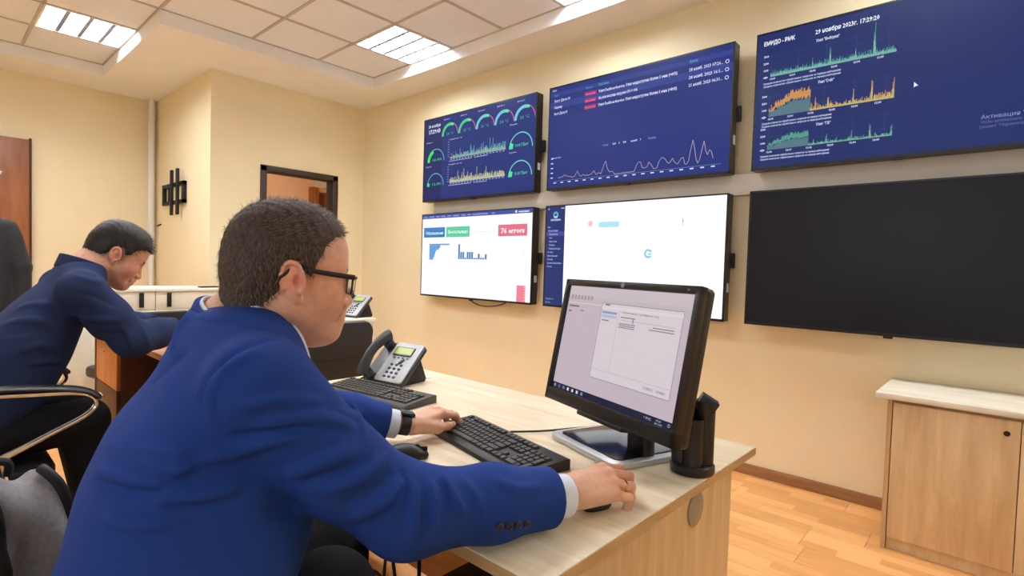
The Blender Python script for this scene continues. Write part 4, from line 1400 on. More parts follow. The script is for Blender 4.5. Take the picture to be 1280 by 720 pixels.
F1 = [  # ridges and grooves of the cloth, as they run over back, shoulder and sleeve
    ([(256, 575), (295, 566), (340, 552), (372, 545)], .009, .007), ([(318, 534), (380, 522), (417, 525), (440, 532)], .010, .008),
    ([(285, 548), (335, 540), (390, 534)], .007, -.006), ([(300, 510), (350, 500), (400, 503)], .010, .005),
    ([(355, 594), (402, 580), (440, 563)], .011, .009), ([(380, 602), (430, 590), (462, 572)], .008, -.007),
    ([(400, 616), (455, 596), (478, 570)], .010, .008), ([(440, 648), (478, 628), (508, 600)], .012, .009), ([(425, 632), (470, 612), (495, 588)], .008, -.006),
    ([(517, 606), (518, 640), (517, 678)], .008, .009), ([(529, 612), (530, 645), (527, 676)], .007, -.009), ([(540, 604), (543, 630), (541, 658)], .008, .009),
    ([(553, 600), (556, 625), (552, 660)], .006, -.008), ([(558, 598), (566, 618), (578, 640)], .008, .008), ([(580, 600), (596, 622), (606, 648)], .010, .004), ([(500, 585), (507, 610), (500, 660)], .007, -.006),
    ([(122, 588), (160, 600), (205, 605)], .009, .007), ([(120, 600), (160, 612), (200, 616)], .008, -.005), ([(180, 575), (215, 588), (240, 586)], .008, .006), ([(175, 560), (210, 570), (235, 570)], .008, .005),
    ([(130, 648), (170, 656), (215, 656)], .009, .005), ([(200, 622), (250, 620), (300, 610)], .010, .006), ([(205, 636), (260, 634), (310, 622)], .009, -.005),
    ([(225, 600), (270, 590), (330, 592)], .012, -.009), ([(258, 520), (252, 498), (258, 476), (285, 448), (318, 430), (350, 424)], .005, -.006),
    ([(266, 524), (262, 500), (268, 480), (292, 455), (322, 438)], .010, .006), ([(215, 440), (225, 410), (245, 385)], .012, .004), ([(190, 480), (215, 455), (235, 440)], .012, -.004),
    ([(425, 515), (440, 520), (455, 515)], .008, .004), ([(440, 505), (450, 525), (455, 545)], .007, .005),
    ([(620, 600), (650, 612), (675, 606)], .012, .003), ([(330, 640), (360, 632), (395, 640)], .012, -.006)]
F1 = [(q, wd*.78, ht*2.0) for q, wd, ht in F1]
jacket1 = folds(jacket1_base, F1)

HF1 = frame((.19, .975, -.10))
ear1 = at_d(366, 351, .900)
HS1 = 1.0
HO1 = ear1-HF1 @ (HS1*V3(-.012, -.080, -.006))
NB1 = V3(-.998, .372, 1.10)
L1 = V3(-.90, .13, 0)
man1 = thing('person', 'man in a royal blue jacket and glasses typing at the ash desk', 'person', tuple(L1))

neck_top1 = HO1+HF1 @ V3(-.034, 0, -.045)


def head1(p):
    q = (p-HO1) @ HF1/HS1
    d = head_sdf(q)*HS1
    d = smin(d, rc(p, neck_top1, NB1, .056, .064), .03)
    d = smin(d, rc(p, HO1+HF1 @ V3(.035, 0, -.085), NB1+FD*.045+V3(0, 0, .01), .030, .040), .04)
    return smin(d, rc(p, NB1, NB1-V3(0, .02, .10), .064, .10), .05)


hv, hf = mesh_sdf(head1, HO1-.19, HO1+.19, .0024)
qh = (hv-HO1) @ HF1/HS1
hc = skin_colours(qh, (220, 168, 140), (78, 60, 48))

# right hand resting on a mouse, left hand typing
dep = lambda w: float(((w-CAM) @ FWD))
OR_ = at_z(708, 616, .799)
fR = nrm(at_z(788, 602, .799)-OR_); fR = nrm(fR+V3(0, 0, .07))
nv = V3(.34, -.20, 1); nR = nrm(nv-fR*(nv @ fR)); MR = np.stack([fR, np.cross(nR, fR), nR], 1)
cR = [(.32, .70, .46), (.36, .82, .50), (.40, .94, .54), (.42, 1.02, .56)]
fnR, fingR, thR = hand_fn(MR, OR_, cR, hs=1.14, spread=(.05, .02, -.01, -.05), thumb=((.026, .028, -.010), (.055, .046, -.022), (.086, .050, -.030), (.110, .044, -.036)))
OL_ = at_z(511, 531, .800)
fL = nrm(at_z(572, 517, .795)-OL_); fL = nrm(fL+V3(0, 0, .16))
nL = nrm(V3(.0, -.0, 1)-fL*(V3(.0, -.0, 1) @ fL)); ML = np.stack([fL, np.cross(fL, nL), nL], 1)
cL = [(.40, .60, .36), (.46, .56, .34), (.50, .56, .34), (.52, .55, .34)]
fnL, fingL, thL = hand_fn(ML, OL_, cL, hs=1.07, spread=(.05, .0, -.06, -.14), thumb=((.030, .026, -.010), (.060, .042, -.020), (.092, .046, -.026), (.117, .040, -.030)))


def armskin(fn, E, W, O):
    def f(p):
        d = rc(p, W-nrm(W-E)*.08, O, .030, .0235)
        return smin(d, fn(p), .018)
    return f


parts_v, parts_f, parts_c = [hv], [hf], [hc]
for fn, E, W, O, th, M in ((armskin(fnR, ER, WR, OR_), ER, WR, OR_, thR, MR), (armskin(fnL, EL, WL, OL_), EL, WL, OL_, thL, ML)):
    c = O+M @ V3(.07, 0, -.01)
    v, f = mesh_sdf(fn, c-.15, c+.15, .0019)
    q = (v-O) @ M
    cc = np.tile(np.array(lin((228, 180, 150))), (len(v), 1))
    w = np.exp(-((q[:, 0]-.094)**2/.012**2))*.35+np.clip((q[:, 0]-.12)/.05, 0, 1)*.35
    cc = cc*(1-w[:, None])+np.array(lin((214, 136, 110)))*w[:, None]
    tip = th[3]; nl = np.exp(-(((q-(tip+V3(.002, 0, .008)))/np.array([.007, .007, .005]))**2).sum(1))
    cc = cc*(1-nl[:, None]*.7)+np.array(lin((232, 180, 160)))*nl[:, None]*.7
    parts_v.append(v); parts_f.append(f); parts_c.append(np.concatenate([cc, np.ones((len(v), 1))], 1))
bv, bf, bc = join_body(parts_v, parts_f, parts_c, [[NB1-V3(0, .02, .09), SR, ER, WR-dR*.07], [NB1-V3(0, .02, .09), SL, EL, WL-dL*.07]])
to_person(man1, 'body', bv, bf, m_skin, bc)

# hair
HL1 = [(-.13, -.075), (-.075, -.072), (-.045, -.060), (-.030, -.040), (-.024, .020), (-.004, .026), (.004, .006), (.018, .002), (.024, .022), (.036, .054), (.052, .074), (.075, .086), (.11, .090)]
hfn = lambda p: hair_sdf((p-HO1) @ HF1/HS1, HL1, .0012, .0075, 0, .002)*HS1
v, f = mesh_sdf(hfn, HO1-.16, HO1+.17, .0026)
hair1 = to_person(man1, 'hair', v, f, m_hair1)


def flow1(P, N):
    q = (P-HO1) @ HF1
    fl = np.stack([np.where(q[:, 2] > .06, .55, .15), q[:, 1]*0, np.where(q[:, 2] > .06, -.1, -.9)], 1) @ HF1.T
    return fl+N*.5


hair_strands('hair_strands', v, f, 16000, .0105, flow1, .00035, mat('hair_strand_brown', (100, 84, 70), .5), hair1, L1)

v, f = mesh_sdf(jacket1, (-1.50, .0, .52), (-.53, 1.0, 1.20), .0042)
to_person(man1, 'jacket', v, f, m_blue)

# jacket collar and shirt collar round the neck
axn = nrm(neck_top1-NB1)


def collar1(p):
    d = shell(p, NB1+V3(.006, .004, .0), nrm(axn+V3(-.0, -.10, .35)), .080, .0045, .006, .043)
    q = p-NB1
    return smax(d, (q @ FD)-.035, .01)


v, f = mesh_sdf(collar1, NB1-.15, NB1+.15, .003)
to_person(man1, 'jacket_collar', v, f, m_blue)
sc = lambda p: shell(p, NB1, nrm(axn+V3(0, -.05, .25)), .0715, .0025, .010, .046)
v, f = mesh_sdf(sc, NB1-.13, NB1+.13, .0024)
to_person(man1, 'shirt_collar', v, f, m_shirt)


def shirt_front(p):
    q = p-NB1; s = q @ RT; f_ = q @ FD
    d = smax(jacket1_base(p)-.003, np.abs(s-.01)-np.clip((p[:, 2]-.84)*.26, -.02, .075), .003)
    return smax(d, .02-f_, .004)


v, f = mesh_sdf(shirt_front, (-1.08, .36, .84), (-.84, .56, 1.16), .0045)
to_person(man1, 'shirt_front', v, f, m_shirt)
for (P0, dn, rad) in ((CR, dR, .0415), (CL, dL, .039)):
    fn = lambda p: smax(smax(rc(p, P0-dn*.05, P0+dn*.06, rad, rad*.97), (p-P0) @ dn-(.040 if rad > .04 else .030), .006), -rc(p, P0-dn*.05, P0+dn*.10, rad-.005, rad-.005), .002)
    v, f = mesh_sdf(fn, P0-.11, P0+.11, .0024)
    to_person(man1, 'shirt_cuff', v, f, m_shirt)

# sleeve buttons on the outer side of the right cuff
bx_, okb = trace(jacket1, [(624, 658), (636, 657), (647, 656), (658, 655)])
for i, P_ in enumerate(bx_):
    e = .002; g = np.array([jacket1((P_+np.eye(3)[k]*e)[None])[0]-jacket1((P_-np.eye(3)[k]*e)[None])[0] for k in range(3)]); g = nrm(g)
    q = Vector(g).to_track_quat('Z', 'Y').to_matrix().to_4x4()
    MB().lathe([(0, .002), (.0035, .002), (.0045, .0042), (.0068, .0036), (.0075, .001), (.0072, -.002)], 18, Matrix.Translation(Vector(P_-L1)) @ q).build('sleeve_button', m_btn, man1, True)

# trousers, shoes
HRj, HLj = V3(-.815, .10, .565), V3(-.985, .15, .565)
KR, KL = V3(-.835, .470, .660), V3(-1.00, .560, .645)
AR, AL = V3(-.79, .46, .12), V3(-1.02, .66, .12)


def trousers1(p):
    d = el(p, (-.90, .09, .565), (.20, .17, .115))
    d = smin(d, chain(p, [HRj, KR], [.098, .080], .03), .05)
    d = smin(d, chain(p, [HLj, KL], [.098, .078], .03), .05)
    d = smin(d, smax(rc(p, KR, AR, .076, .058), .07-p[:, 2], .01), .03)
    return smin(d, smax(rc(p, KL, AL, .074, .058), .07-p[:, 2], .01), .03)


v, f = mesh_sdf(trousers1, (-1.2, -.12, .02), (-.6, .78, .76), .007)
to_person(man1, 'trousers', v, f, m_trouser)
for A in (AR, AL):
    fn = lambda p: smax(smin(rc(p, A+V3(0, -.04, -.075), A+V3(.02, .15, -.085), .045, .036), rc(p, A, A+V3(0, 0, -.06), .045, .045), .03), .0-p[:, 2], .004)
    v, f = mesh_sdf(fn, A-V3(.12, .15, .14), A+V3(.12, .26, .08), .005)
    to_person(man1, 'shoe', v, f, m_shoe)

# glasses
gl = MB()
Hm = Matrix(((HF1[0, 0], HF1[0, 1], HF1[0, 2], HO1[0]-L1[0]), (HF1[1, 0], HF1[1, 1], HF1[1, 2], HO1[1]-L1[1]), (HF1[2, 0], HF1[2, 1], HF1[2, 2], HO1[2]-L1[2]), (0, 0, 0, 1))) @ Matrix.Scale(HS1, 4)
m_frame = mat('dark_spectacle_frame', (24, 18, 18), .3)
for s in (-1, 1):
    cx = s*.034
    pts = []
    for (yy, zz) in rrect(cx-.027, cx+.027, -.019, .013, .008, 4):
        pts.append((.1065-.010*(abs(yy)/.06)**2, yy, zz))
    gl.tube(pts, .0021, 6, closed=True)
    gl.tube([(.1065-.010*(abs(yy)/.06)**2, yy, .0125) for yy in np.linspace(cx-.026, cx+.026, 7)], .0032, 6)
    for a, b in (((.0985, s*.063, .0095), (.0985, s*.074, .0105)),):
        gl.tube([a, (.0975, s*.071, .011), (.092, s*.075, .0112)], .003, 8)
    gl.tube([(.094, s*.0745, .0112), (.05, s*.0785, .0125), (.0, s*.0800, .015), (-.018, s*.0805, .012), (-.032, s*.080, -.002), (-.038, s*.079, -.016)], [.0042, .0040, .0034, .0028, .0024, .0018], 8, sx=.5, sy=1.1)
gl.tube([(.107, -.008, .004), (.110, 0, .007), (.107, .008, .004)], .0016, 6)
gb = gl
bmesh.ops.transform(gb.bm, matrix=Hm, verts=gb.bm.verts[:])
gf = gb.build('glasses', m_frame, man1, True)
ln = MB()
for s in (-1, 1):
    cx = s*.034
    ln.prism([(yy, zz) for yy, zz in rrect(cx-.026, cx+.026, -.018, .012, .008, 4)], .1015, .1025, 'x')
bmesh.ops.transform(ln.bm, matrix=Hm, verts=ln.bm.verts[:])
ln.build('lens', mat('clear_lens', (245, 248, 250), .02, trans=1.), gf)

# wrist watch on the left wrist, ring on the right hand
wM = np.stack([dL, np.cross(V3(0, 0, 1), dL), V3(0, 0, 1)], 1); wM[:, 1] = nrm(wM[:, 1]); wM[:, 2] = np.cross(wM[:, 0], wM[:, 1])
wc = OL_-dL*.012
fn = lambda p: smax(np.abs(np.sqrt((((p-wc) @ wM)[:, 1]/1.12)**2+(((p-wc) @ wM)[:, 2])**2)-.0275)-.0022, np.abs(((p-wc) @ wM)[:, 0])-.0125, .002)
v, f = mesh_sdf(fn, wc-.05, wc+.05, .0016)
wt = to_person(man1, 'watch_strap', v, f, m_black)
Mw = Matrix(((wM[0, 0], wM[0, 1], wM[0, 2], wc[0]-L1[0]), (wM[1, 0], wM[1, 1], wM[1, 2], wc[1]-L1[1]), (wM[2, 0], wM[2, 1], wM[2, 2], wc[2]-L1[2]), (0, 0, 0, 1)))
MB().box(-.020, .020, -.019, .019, .026, .0355, .004, M=Mw).build('watch_case', mat('watch_body', (60, 62, 66), .25, .6), wt, True)
rg = (fingR[2][0][0]*.45+fingR[2][0][1]*.55); rd = nrm(fingR[2][0][1]-fingR[2][0][0])
ring_c = OR_+MR @ rg-L1; ring_a = MR @ rd
q = Vector(ring_a).to_track_quat('Z', 'Y').to_matrix().to_4x4()
MB().lathe([(.0096, -.0026), (.0108, -.0026), (.0112, 0), (.0108, .0026), (.0096, .0026), (.0096, -.0026)], 24, Matrix.Translation(Vector(ring_c)) @ q).build('ring', m_gold, man1, True)

# the mouse under the right hand
mc = OR_+fR*.078+MR[:, 1]*.008
mouse('black mouse under the right hand of the man in the blue jacket', (mc[0], mc[1], DZt), math.atan2(fR[1], fR[0]), .62)

# ------------------------------------------------------------------ man in the navy jacket at the next desk
SR2, SL2 = V3(-2.47, .40, 1.11), V3(-2.85, .40, 1.11)
ER2, WR2 = at_d(166, 424, 2.10), at_d(222, 410, 2.30)
EL2, WL2 = V3(-2.98, .58, .93), at_d(198, 407, 2.46)
K2 = [(.50, -2.65, -.01, .19, .165), (.70, -2.65, .15, .185, .175), (.85, -2.65, .225, .185, .170), (.98, -2.655, .30, .195, .135), (1.07, -2.66, .365, .18, .12), (1.14, -2.66, .41, .12, .095), (1.20, -2.66, .435, .085, .08)]
dR2, dL2 = nrm(WR2-ER2), nrm(WL2-EL2)
CR2 = WR2-dR2*.02; CL2 = WL2-dL2*.015
FD2, RT2 = V3(0, 1, 0), V3(1, 0, 0)


def jacket2_base(p):
    d = loft(p, K2, FD2, RT2, 1.205, .53)
    d = smin(d, rc(p, (-2.62, .425, 1.165), SR2, .045, .066), .05)
    d = smin(d, rc(p, (-2.70, .425, 1.165), SL2, .045, .066), .05)
    d = smin(d, sleeve(p, SR2, ER2, WR2, CR2, dR2, (.077, .070, .066, .058, .048)), .018)
    return smin(d, sleeve(p, SL2, EL2, WL2, CL2, dL2, (.077, .070, .066, .056, .046)), .018)


F2 = [([(22, 385), (45, 380), (75, 384)], .012, .009), ([(5, 405), (40, 400), (78, 408)], .012, .010), ([(10, 418), (40, 414), (70, 420)], .011, -.009), ([(95, 345), (118, 352), (140, 352)], .010, .009),
      ([(90, 365), (120, 372), (148, 385)], .010, -.008), ([(85, 392), (120, 400), (150, 400)], .011, .009), ([(100, 412), (135, 418), (160, 414)], .010, -.008), ([(150, 408), (160, 420), (165, 436)], .010, .009),
      ([(175, 405), (182, 418), (188, 436)], .010, .008), ([(85, 430), (95, 410), (95, 380)], .009, -.010), ([(25, 440), (50, 432), (80, 440)], .012, .008), ([(40, 455), (70, 452), (100, 460)], .008, .010), ([(38, 460), (70, 458), (98, 466)], .006, -.010)]
jacket2 = folds(jacket2_base, F2)
L2 = V3(-2.65, .05, 0)
man2 = thing('person', 'man in a dark navy jacket with short black hair bending over the next desk', 'person', tuple(L2))
v, f = mesh_sdf(jacket2, (-3.12, -.22, .50), (-2.26, 1.05, 1.27), .0075)
to_person(man2, 'jacket', v, f, m_navy)
HF2 = frame((.03, .87, -.50))
ear2 = V3(-2.583, .522, 1.243)
HO2 = ear2-HF2 @ V3(-.012, -.080, -.006)
NB2 = V3(-2.66, .43, 1.165)
nt2 = HO2+HF2 @ V3(-.045, 0, -.035)


def head2(p):
    q = (p-HO2) @ HF2
    d = head_sdf(q)
    d = smin(d, rc(p, nt2, NB2, .057, .064), .03)
    return smin(d, rc(p, NB2, NB2-V3(0, .03, .10), .064, .10), .05)


hv, hf = mesh_sdf(head2, HO2-.20, HO2+.20, .0036)
q2 = (hv-HO2) @ HF2
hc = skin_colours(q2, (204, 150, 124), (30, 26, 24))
fade = np.clip((q2[:, 2]+.045)/.05, 0, 1)*np.clip((.035-q2[:, 0])/.02, 0, 1)*np.clip((q2[:, 2]+.05)/.02, 0, 1)*(np.abs(q2[:, 1]) < .0795)   # cropped hair at the sides
hc[:, :3] = hc[:, :3]*(1-.62*fade[:, None])+np.array(lin((40, 34, 32)))*.62*fade[:, None]
pv, pf, pc_ = [hv], [hf], [hc]
for S_, E_, W_, thumbside, fing_to in ((SR2, ER2, WR2, 1, V3(.02, .10, -.02)), (SL2, EL2, WL2, -1, V3(.10, .08, -.02))):
    fwd = nrm(fing_to); nn = nrm(V3(0, 0, 1)-fwd*fwd[2]); M = np.stack([fwd, np.cross(nn, fwd)*thumbside, nn], 1)
    hfnc, _, _ = hand_fn(M, W_+fwd*.015, [(.3, .6, .4)]*4)
    fn = armskin(hfnc, E_, W_, W_+fwd*.012)
    c = W_+fwd*.07
    v, f = mesh_sdf(fn, c-.15, c+.15, .0036)
    pv.append(v); pf.append(f); pc_.append(np.tile(np.array([*lin((208, 154, 126)), 1]), (len(v), 1)))
bv, bf, bc = join_body(pv, pf, pc_, [[NB2-V3(0, .02, .09), SR2, ER2, WR2-dR2*.07], [NB2-V3(0, .02, .09), SL2, EL2, WL2-dL2*.07]])
to_person(man2, 'body', bv, bf, m_skin, bc)
HL2 = [(-.13, -.045), (-.085, -.045), (-.05, -.030), (-.03, .0), (-.022, .030), (.004, .032), (.014, .010), (.030, .016), (.042, .044), (.058, .058), (.080, .068), (.12, .070)]
v, f = mesh_sdf(lambda p: hair_sdf((p-HO2) @ HF2, HL2, .0006, .008, 2, .009), HO2-.17, HO2+.19, .0036)
hair2 = to_person(man2, 'hair', v, f, m_hair2)


def flow2(P, N):
    q = (P-HO2) @ HF2
    return np.stack([q[:, 0]*0+.9, q[:, 1]*0+.15, q[:, 0]*0-.15], 1) @ HF2.T+N*.3


hair_strands('hair_strands', v, f, 4500, .018, flow2, .0006, mat('hair_strand_black', (32, 28, 27), .4), hair2, L2, 4)
ax2 = nrm(nt2-NB2)
v, f = mesh_sdf(lambda p: smax(shell(p, NB2, nrm(ax2+V3(0, -.1, .5)), .084, .005, .0, .052), (p-NB2)[:, 1]-.035, .01), NB2-.14, NB2+.14, .0042)
to_person(man2, 'jacket_collar', v, f, m_navy)
v, f = mesh_sdf(lambda p: shell(p, NB2, nrm(ax2+V3(0, -.1, .5)), .073, .003, .0, .05), NB2-.13, NB2+.13, .0036)
to_person(man2, 'shirt_collar', v, f, m_shirt)
for P0, dn in ((CR2, dR2), (CL2, dL2)):
    fn = lambda p: smax(smax(rc(p, P0-dn*.05, P0+dn*.05, .036, .036), (p-P0) @ dn-.016, .005), -rc(p, P0-dn*.05, P0+dn*.10, .030, .030), .002)
    v, f = mesh_sdf(fn, P0-.09, P0+.09, .004)
    to_person(man2, 'shirt_cuff', v, f, m_shirt)
H2r, H2l, K2r, K2l, A2r, A2l = V3(-2.56, -.02, .585), V3(-2.74, -.02, .585), V3(-2.54, .42, .62), V3(-2.78, .42, .62), V3(-2.54, .46, .12), V3(-2.78, .50, .12)


def trousers2(p):
    d = el(p, (-2.65, -.03, .585), (.19, .16, .11))
    for H_, K_, A_ in ((H2r, K2r, A2r), (H2l, K2l, A2l)):
        d = smin(d, rc(p, H_, K_, .095, .076), .05); d = smin(d, smax(rc(p, K_, A_, .074, .058), .07-p[:, 2], .01), .03)
    return d


v, f = mesh_sdf(trousers2, (-2.95, -.25, .02), (-2.35, .62, .74), .009)
to_person(man2, 'trousers', v, f, m_trouser)
for A in (A2r, A2l):
    fn = lambda p: smax(smin(rc(p, A+V3(0, -.04, -.075), A+V3(.0, .15, -.085), .045, .036), rc(p, A, A+V3(0, 0, -.06), .045, .045), .03), .0-p[:, 2], .004)
    v, f = mesh_sdf(fn, A-V3(.12, .15, .14), A+V3(.12, .26, .08), .007)
    to_person(man2, 'shoe', v, f, m_shoe)


# ================================================================== CHAIRS
m_pad = mat('black_leatherette', (20, 20, 22), .45, bump=.15, bscale=300)
m_mesh = mat('black_chair_shell', (34, 35, 38), .5, noise=.08, nscale=300)


def star_base(t, z_seat):
    MB().tube([(0, 0, .07), (0, 0, z_seat)], .026, 14).build('gas_lift', m_black, t, True)
    for k in range(5):
        a = 2*PI*k/5+.3; c, s = math.cos(a), math.sin(a)
        MB().tube([(0, 0, .10), (.16*c, .16*s, .085), (.29*c, .29*s, .065)], [.026, .02, .016], 10).build('base_arm', m_chrome, t, True)
        w_ = MB().lathe([(0, -.011), (.024, -.011), (.028, -.006), (.028, .006), (.024, .011), (0, .011)], 18, Matrix.Translation((.29*c, .29*s, .029)) @ Matrix.Rotation(a, 4, 'Z') @ Matrix.Rotation(PI/2, 4, 'X'))
        w_.build('castor', m_black, t, True)


def office_chair(label, loc, rz, seat_z, back_z1, arms, back_w=.46, back_gap=.0, back_mat=None):
    """local: +y is the way the sitter faces"""
    t = thing('office_chair', label, 'chair', loc, rz, 'black office chairs')
    star_base(t, seat_z-.07)
    MB().prism(rrect(-.24, .24, -.23, .25, .08, 6), seat_z-.075, seat_z, 'z', .02).build('seat', m_pad, t, True)
    b = MB()
    Mb = Matrix.Translation((0, -.25-back_gap, seat_z)) @ Matrix.Rotation(math.radians(7), 4, 'X')
    b.prism(rrect(-back_w/2, back_w/2, .06, back_z1-seat_z, .06, 6), -.045, .0, 'y', .015, Mb)
    b.build('backrest', back_mat or m_pad, t, True)
    MB().box(-back_w/2+.01, back_w/2-.01, -.0475, -.044, (back_z1-seat_z)*.60, (back_z1-seat_z)*.61, M=Mb).build('back_seam', m_blackm, t)
    MB().tube(smoothpath([(0, -.05, seat_z-.085), (0, -.24, seat_z-.08), (0, -.31-back_gap, seat_z-.02), (0, -.315-back_gap, seat_z+.18)]), .022, 10).build('back_spine', m_black, t, True)
    if arms:
        for s in (-1, 1):
            path = smoothpath([(s*.29, -.27, arms+.02), (s*.29, -.10, arms+.015), (s*.29, .16, arms-.005), (s*.29, .30, arms-.02), (s*.29, .342, arms-.055), (s*.29, .315, arms-.098), (s*.29, .20, arms-.155), (s*.29, .0, arms-.25), (s*.275, -.10, arms-.285), (s*.22, -.12, seat_z-.03)], 6)
            ar = MB()
            for off in (-.011, .011):
                ar.tube([(p.x+off, p.y, p.z) for p in path], .0075, 8)
            a = ar.build('armrest', m_chrome, t, True)
            pad = smoothpath([(s*.29, -.25, arms+.035), (s*.29, .0, arms+.03), (s*.29, .22, arms+.008), (s*.29, .31, arms-.012), (s*.29, .355, arms-.045)], 5)
            MB().tube(pad, [.012]+[.016]*(len(pad)-2)+[.010], 10, sx=1.7, sy=.7).build('arm_pad', m_pad, a, True)
            MB().tube([(s*.215, .12, seat_z-.05), (s*.29, .10, arms-.205)], .009, 8).build('arm_brace', m_chrome, a, True)
    return t


office_chair('black office chair with chrome loop armrests under the man in navy', (-2.65, .08, 0), 0, .505, 1.05, .780)
office_chair('black office chair under the man in the blue jacket', (-.90, .10, 0), math.radians(-17), .475, .78, None, .40, .06)
office_chair('empty black office chair with its back turned, beyond the silver phone', (-2.82, 1.40, 0), math.radians(90), .46, .945, None, .50, -.02, m_mesh)
office_chair('empty black office chair behind the navy jacket, before the cream cupboards', (-4.60, 1.06, 0), math.radians(100), .46, .875, None, .46)

# ================================================================== NEIGHBOURING FURNITURE
m_orange = wood('orange_beech', (186, 116, 58), (214, 146, 84), (4, 4, .8), .45, 3.)
m_brown = wood('dark_brown_board', (70, 40, 24), (98, 60, 38), (4, 4, .8), .45, 3.)
d2 = thing('side_desk', 'beech desk with dark side panel the man in navy leans on', 'desk', (0, 0, 0))
DZ2 = .845
MB().box(-3.95, -2.30, .66, 1.06, DZ2-.025, DZ2, .003).build('desktop', m_orange, d2, True)
MB().box(-2.34, -2.315, .70, 1.04, 0, DZ2-.026).build('side_panel', m_brown, d2)
MB().box(-3.94, -3.915, .70, 1.04, 0, DZ2-.026).build('side_panel', m_brown, d2)
MB().box(-3.91, -2.345, 1.00, 1.016, .2, DZ2-.026).build('modesty_panel', m_brown, d2)
ped = thing('drawer_pedestal', 'orange beech drawer pedestal under the desk of the man in navy', 'drawers', (-3.66, .70, 0))
MB().box(-.24, .24, .02, .29, .03, .78, .003).build('carcass', m_brown, ped, True)
for k in range(3):
    dr = MB().box(-.235, .235, 0, .019, .04+k*.245, .28+k*.245, .003).build('drawer', m_orange if k == 2 else m_brown, ped, True)
    MB().tube([(-.05, -.018, .23+k*.245), (.05, -.018, .23+k*.245)], .006, 8).build('handle', m_chrome, dr, True)
for sx in (-.17, .17):
    for yy in (.06, .25):
        MB().lathe([(0, 0), (.02, 0), (.02, .03), (0, .03)], 12, c=(sx, yy, 0)).build('castor', m_blackm, ped, True)

m_cream = mat('cream_laminate', (232, 226, 204), .45)
m_creamtop = mat('cream_top_board', (246, 242, 224), .4)
for k, (y0, y1) in enumerate(((.62, 1.25), (1.252, 2.152))):
    t = thing('cream_cupboard', ('cream cupboard behind the man in navy, nearest the brown door', 'cream cupboard before the niche corner, partly behind the blue jacket')[k], 'cupboard', (-4.9, y0, 0), 0, 'low cream cupboards')
    Wd = y1-y0
    MB().box(-.42, -.019, 0, Wd, 0, .975).build('carcass', m_cream, t)
    MB().box(-.43, .012, -.0, Wd, .976, 1.0, .003).build('top_board', m_creamtop, t, True)
    n = 2
    for c in range(n):
        a, b_ = c*Wd/n+.002, (c+1)*Wd/n-.002
        for tier, (z0, z1) in enumerate(((.06, .828), (.832, .974))):
            d = MB().box(-.018, 0, a, b_, z0, z1, .002).build('door' if tier == 0 else 'drawer', m_cream, t, True)
            hy = {0: (b_-.09 if k == 0 else a+.09), 1: (b_-.09 if k == 0 else a+.09)}[c]
            if tier == 1:
                MB().box(.0005, .016, hy-.015, hy+.015, z0+.02, z1-.008, .003).build('handle', m_blackm, d, True)
            else:
                MB().box(.0005, .016, hy+.013, hy+.043, z1-.12, z1-.03, .003).build('handle', m_blackm, d, True)
MB().prism(rrect(-.035, .035, -.075, .075, .012), 0, .012, 'z', .003).build('black_case', m_black, None, True, loc=(-4.99, 1.66, 1.0), rot=(0, 0, .1), label='small flat black case lying on the cream cupboard', cat='case')

wc = thing('white_cabinet', 'small cream cabinet carrying the far desk phone', 'cabinet', (-3.62, 1.95, 0))
MB().box(-.29, .29, -.28, .25, 0, .829).build('carcass', m_cream, wc)
MB().box(-.30, .30, -.29, .26, .830, .855, .003).build('top_board', m_creamtop, wc, True)
MB().box(.291, .306, -.26, .24, .05, .78, .002).build('door', m_cream, wc, True)
MB().box(.307, .318, -.22, -.20, .55, .68, .002).build('handle', m_blackm, wc, True)
desk_phone('second silver desk phone on the small cream cabinet by the wall corner', (-3.44, 2.06, .855), math.radians(10))

# ------------------------------------------------------------------ coat on a stand
cs = thing('coat_stand', 'coat stand with a chrome hook at the left edge of the picture', 'coat stand', (-4.97, .25, 0))
MB().tube([(0, 0, .03), (0, 0, 1.74)], .018, 12).build('pole', m_blackm, cs, True)
MB().lathe([(0, 0), (.19, 0), (.19, .012), (.05, .03), (0, .035)], 28).build('foot', m_blackm, cs, True)
for k in range(4):
    a = k*PI/2+.35; c, s = math.cos(a), math.sin(a)
    MB().tube(smoothpath([(0, 0, 1.70), (.07*c, .07*s, 1.72), (.13*c, .13*s, 1.77), (.14*c, .14*s, 1.79)]), .008, 8).build('hook', m_chrome, cs, True)
KC = [(.62, -4.86, .25, .25, .09), (.9, -4.86, .25, .245, .09), (1.2, -4.87, .25, .235, .085), (1.36, -4.885, .25, .20, .075), (1.46, -4.90, .25, .13, .065), (1.56, -4.92, .25, .07, .045)]


def coat(p):
    d = loft(p, KC, V3(1, 0, 0), V3(0, 1, 0), 1.57, .63)
    w_ = np.sin(p[:, 1]*52+np.sin(p[:, 2]*5)*1.2)*.010*np.clip((1.5-p[:, 2])/.4, 0, 1)+np.sin(p[:, 1]*23+p[:, 2]*9)*.008
    d = d+w_
    for s in (-1, 1):
        d = smin(d, chain(p, [V3(-4.90, .25+s*.15, 1.40), V3(-4.85, .25+s*.215, 1.15), V3(-4.83, .25+s*.205, .82)], [.06, .055, .05], .02), .02)
    return d


v, f = mesh_sdf(coat, (-5.08, -.08, .58), (-4.70, .58, 1.62), .009)
raw_mesh('black_coat', v, f, mat('black_coat_cloth', (26, 27, 30), .75, bump=.2, bscale=400), label='black coat hanging on the stand at the left edge', cat='coat')

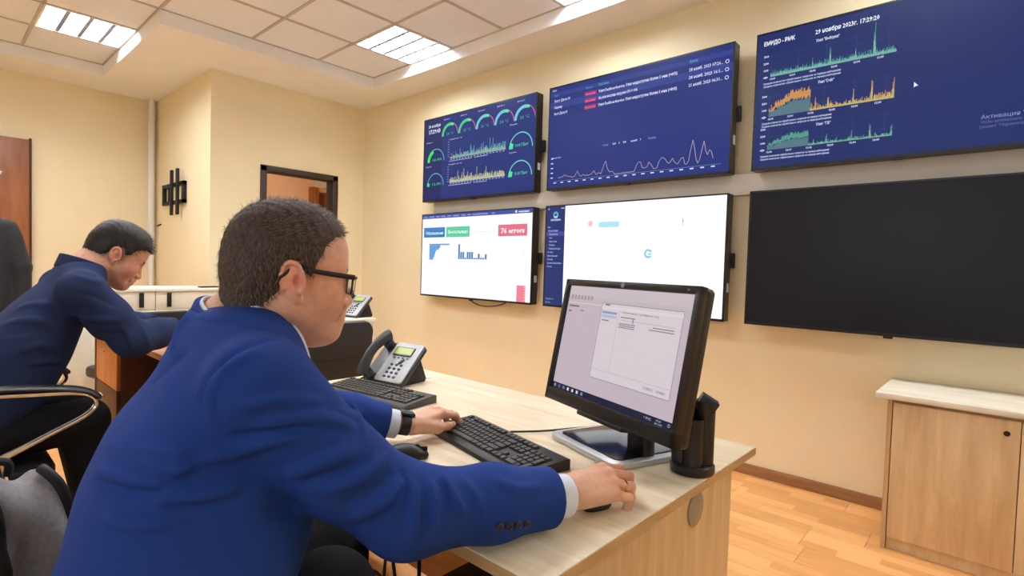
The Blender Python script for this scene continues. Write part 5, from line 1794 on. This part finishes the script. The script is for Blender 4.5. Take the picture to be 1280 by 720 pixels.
# ------------------------------------------------------------------ grey backpack on a stool, low on the left
stl = thing('stool', 'low black stool under the grey backpack', 'stool', (-1.50, .075, 0))
MB().lathe([(0, .40), (.165, .40), (.175, .41), (.175, .43), (.16, .445), (0, .445)], 30).build('seat', m_pad, stl, True)
for k in range(4):
    a = k*PI/2+PI/4; c, s = math.cos(a), math.sin(a)
    MB().tube([(.10*c, .10*s, .40), (.17*c, .17*s, 0)], .011, 10).build('leg', m_chrome, stl, True)
BPc = V3(-1.455, .085, .448)
bpk = thing('backpack', 'grey fabric backpack with black straps at the lower left corner', 'bag', tuple(BPc))
bf_ = frame((.80, .30, 0))      # towards the camera


def bag(p):
    q = (p-BPc) @ bf_; z = q[:, 2]
    a = .135-.03*np.clip((z-.22)/.15, 0, 1); b = .085-.02*np.clip((z-.2)/.15, 0, 1)
    k = (np.abs(q[:, 1]/a)**3+np.abs(q[:, 0]/b)**3)**(1/3)
    d = (k-1)*.075
    d = smax(d, z-.345-.01*np.cos(q[:, 1]*18), .08); d = smax(d, .002-z, .02)
    return d+.010*np.sin(q[:, 1]*58+np.sin(z*16))*np.clip(z/.1, 0, 1)+.006*np.sin(z*34+q[:, 1]*45)


v, f = mesh_sdf(bag, BPc-V3(.2, .2, .03), BPc+V3(.2, .2, .45), .006)
m_bag = mat('grey_bag_fabric', (142, 142, 146), .85, noise=.16, nscale=120, bump=.4, bscale=500)
raw_mesh('bag_body', v-BPc, f, m_bag, bpk)


def strap(name, pts, r, m, sx=1., sy=1.):
    P, out = [np.array(q) for q in smoothpath(pts, 6)], []
    for q in P:                       # settle each point on the bag surface
        w_ = BPc+bf_ @ q
        for _ in range(12):
            e = .003; d0 = bag(w_[None])[0]
            g = nrm([bag((w_+np.eye(3)[k]*e)[None])[0]-d0 for k in range(3)])
            w_ = w_-g*(d0-.004)*.7
        out.append(tuple(w_-BPc))
    return MB().tube(out, r, 10, sx=sx, sy=sy).build(name, m, bpk, True)


strap('webbing', [(.10, -.01, .02), (.10, -.015, .15), (.09, -.02, .27), (.05, -.02, .34), (-.03, -.02, .35)], .012, m_blackm, 1, .6)
strap('webbing', [(.06, .12, .02), (.07, .115, .16), (.06, .10, .30), (.02, .07, .37)], .010, m_blackm, 1, .6)
strap('padded_strap', [(.06, -.05, .36), (.10, -.055, .30), (.10, -.065, .18), (.10, -.06, .06)], [.016]*18+[.014], mat('grey_strap_fabric', (150, 150, 154), .85, noise=.1, nscale=200), 1.2, .8)
strap('zip', [(.05, -.11, .03), (.05, -.115, .16), (.04, -.10, .28), (.0, -.06, .36)], .007, m_blackm)
MB().tube(smoothpath([(-.02, -.03, .345), (-.01, -.03, .375), (.0, .03, .375), (-.01, .035, .345)]), .008, 8).build('grab_handle', m_blackm, bpk, True)
MB().ell((.075, -.118, .225), (.006, .004, .006)).build('stud', m_chrome, bpk, 'all')
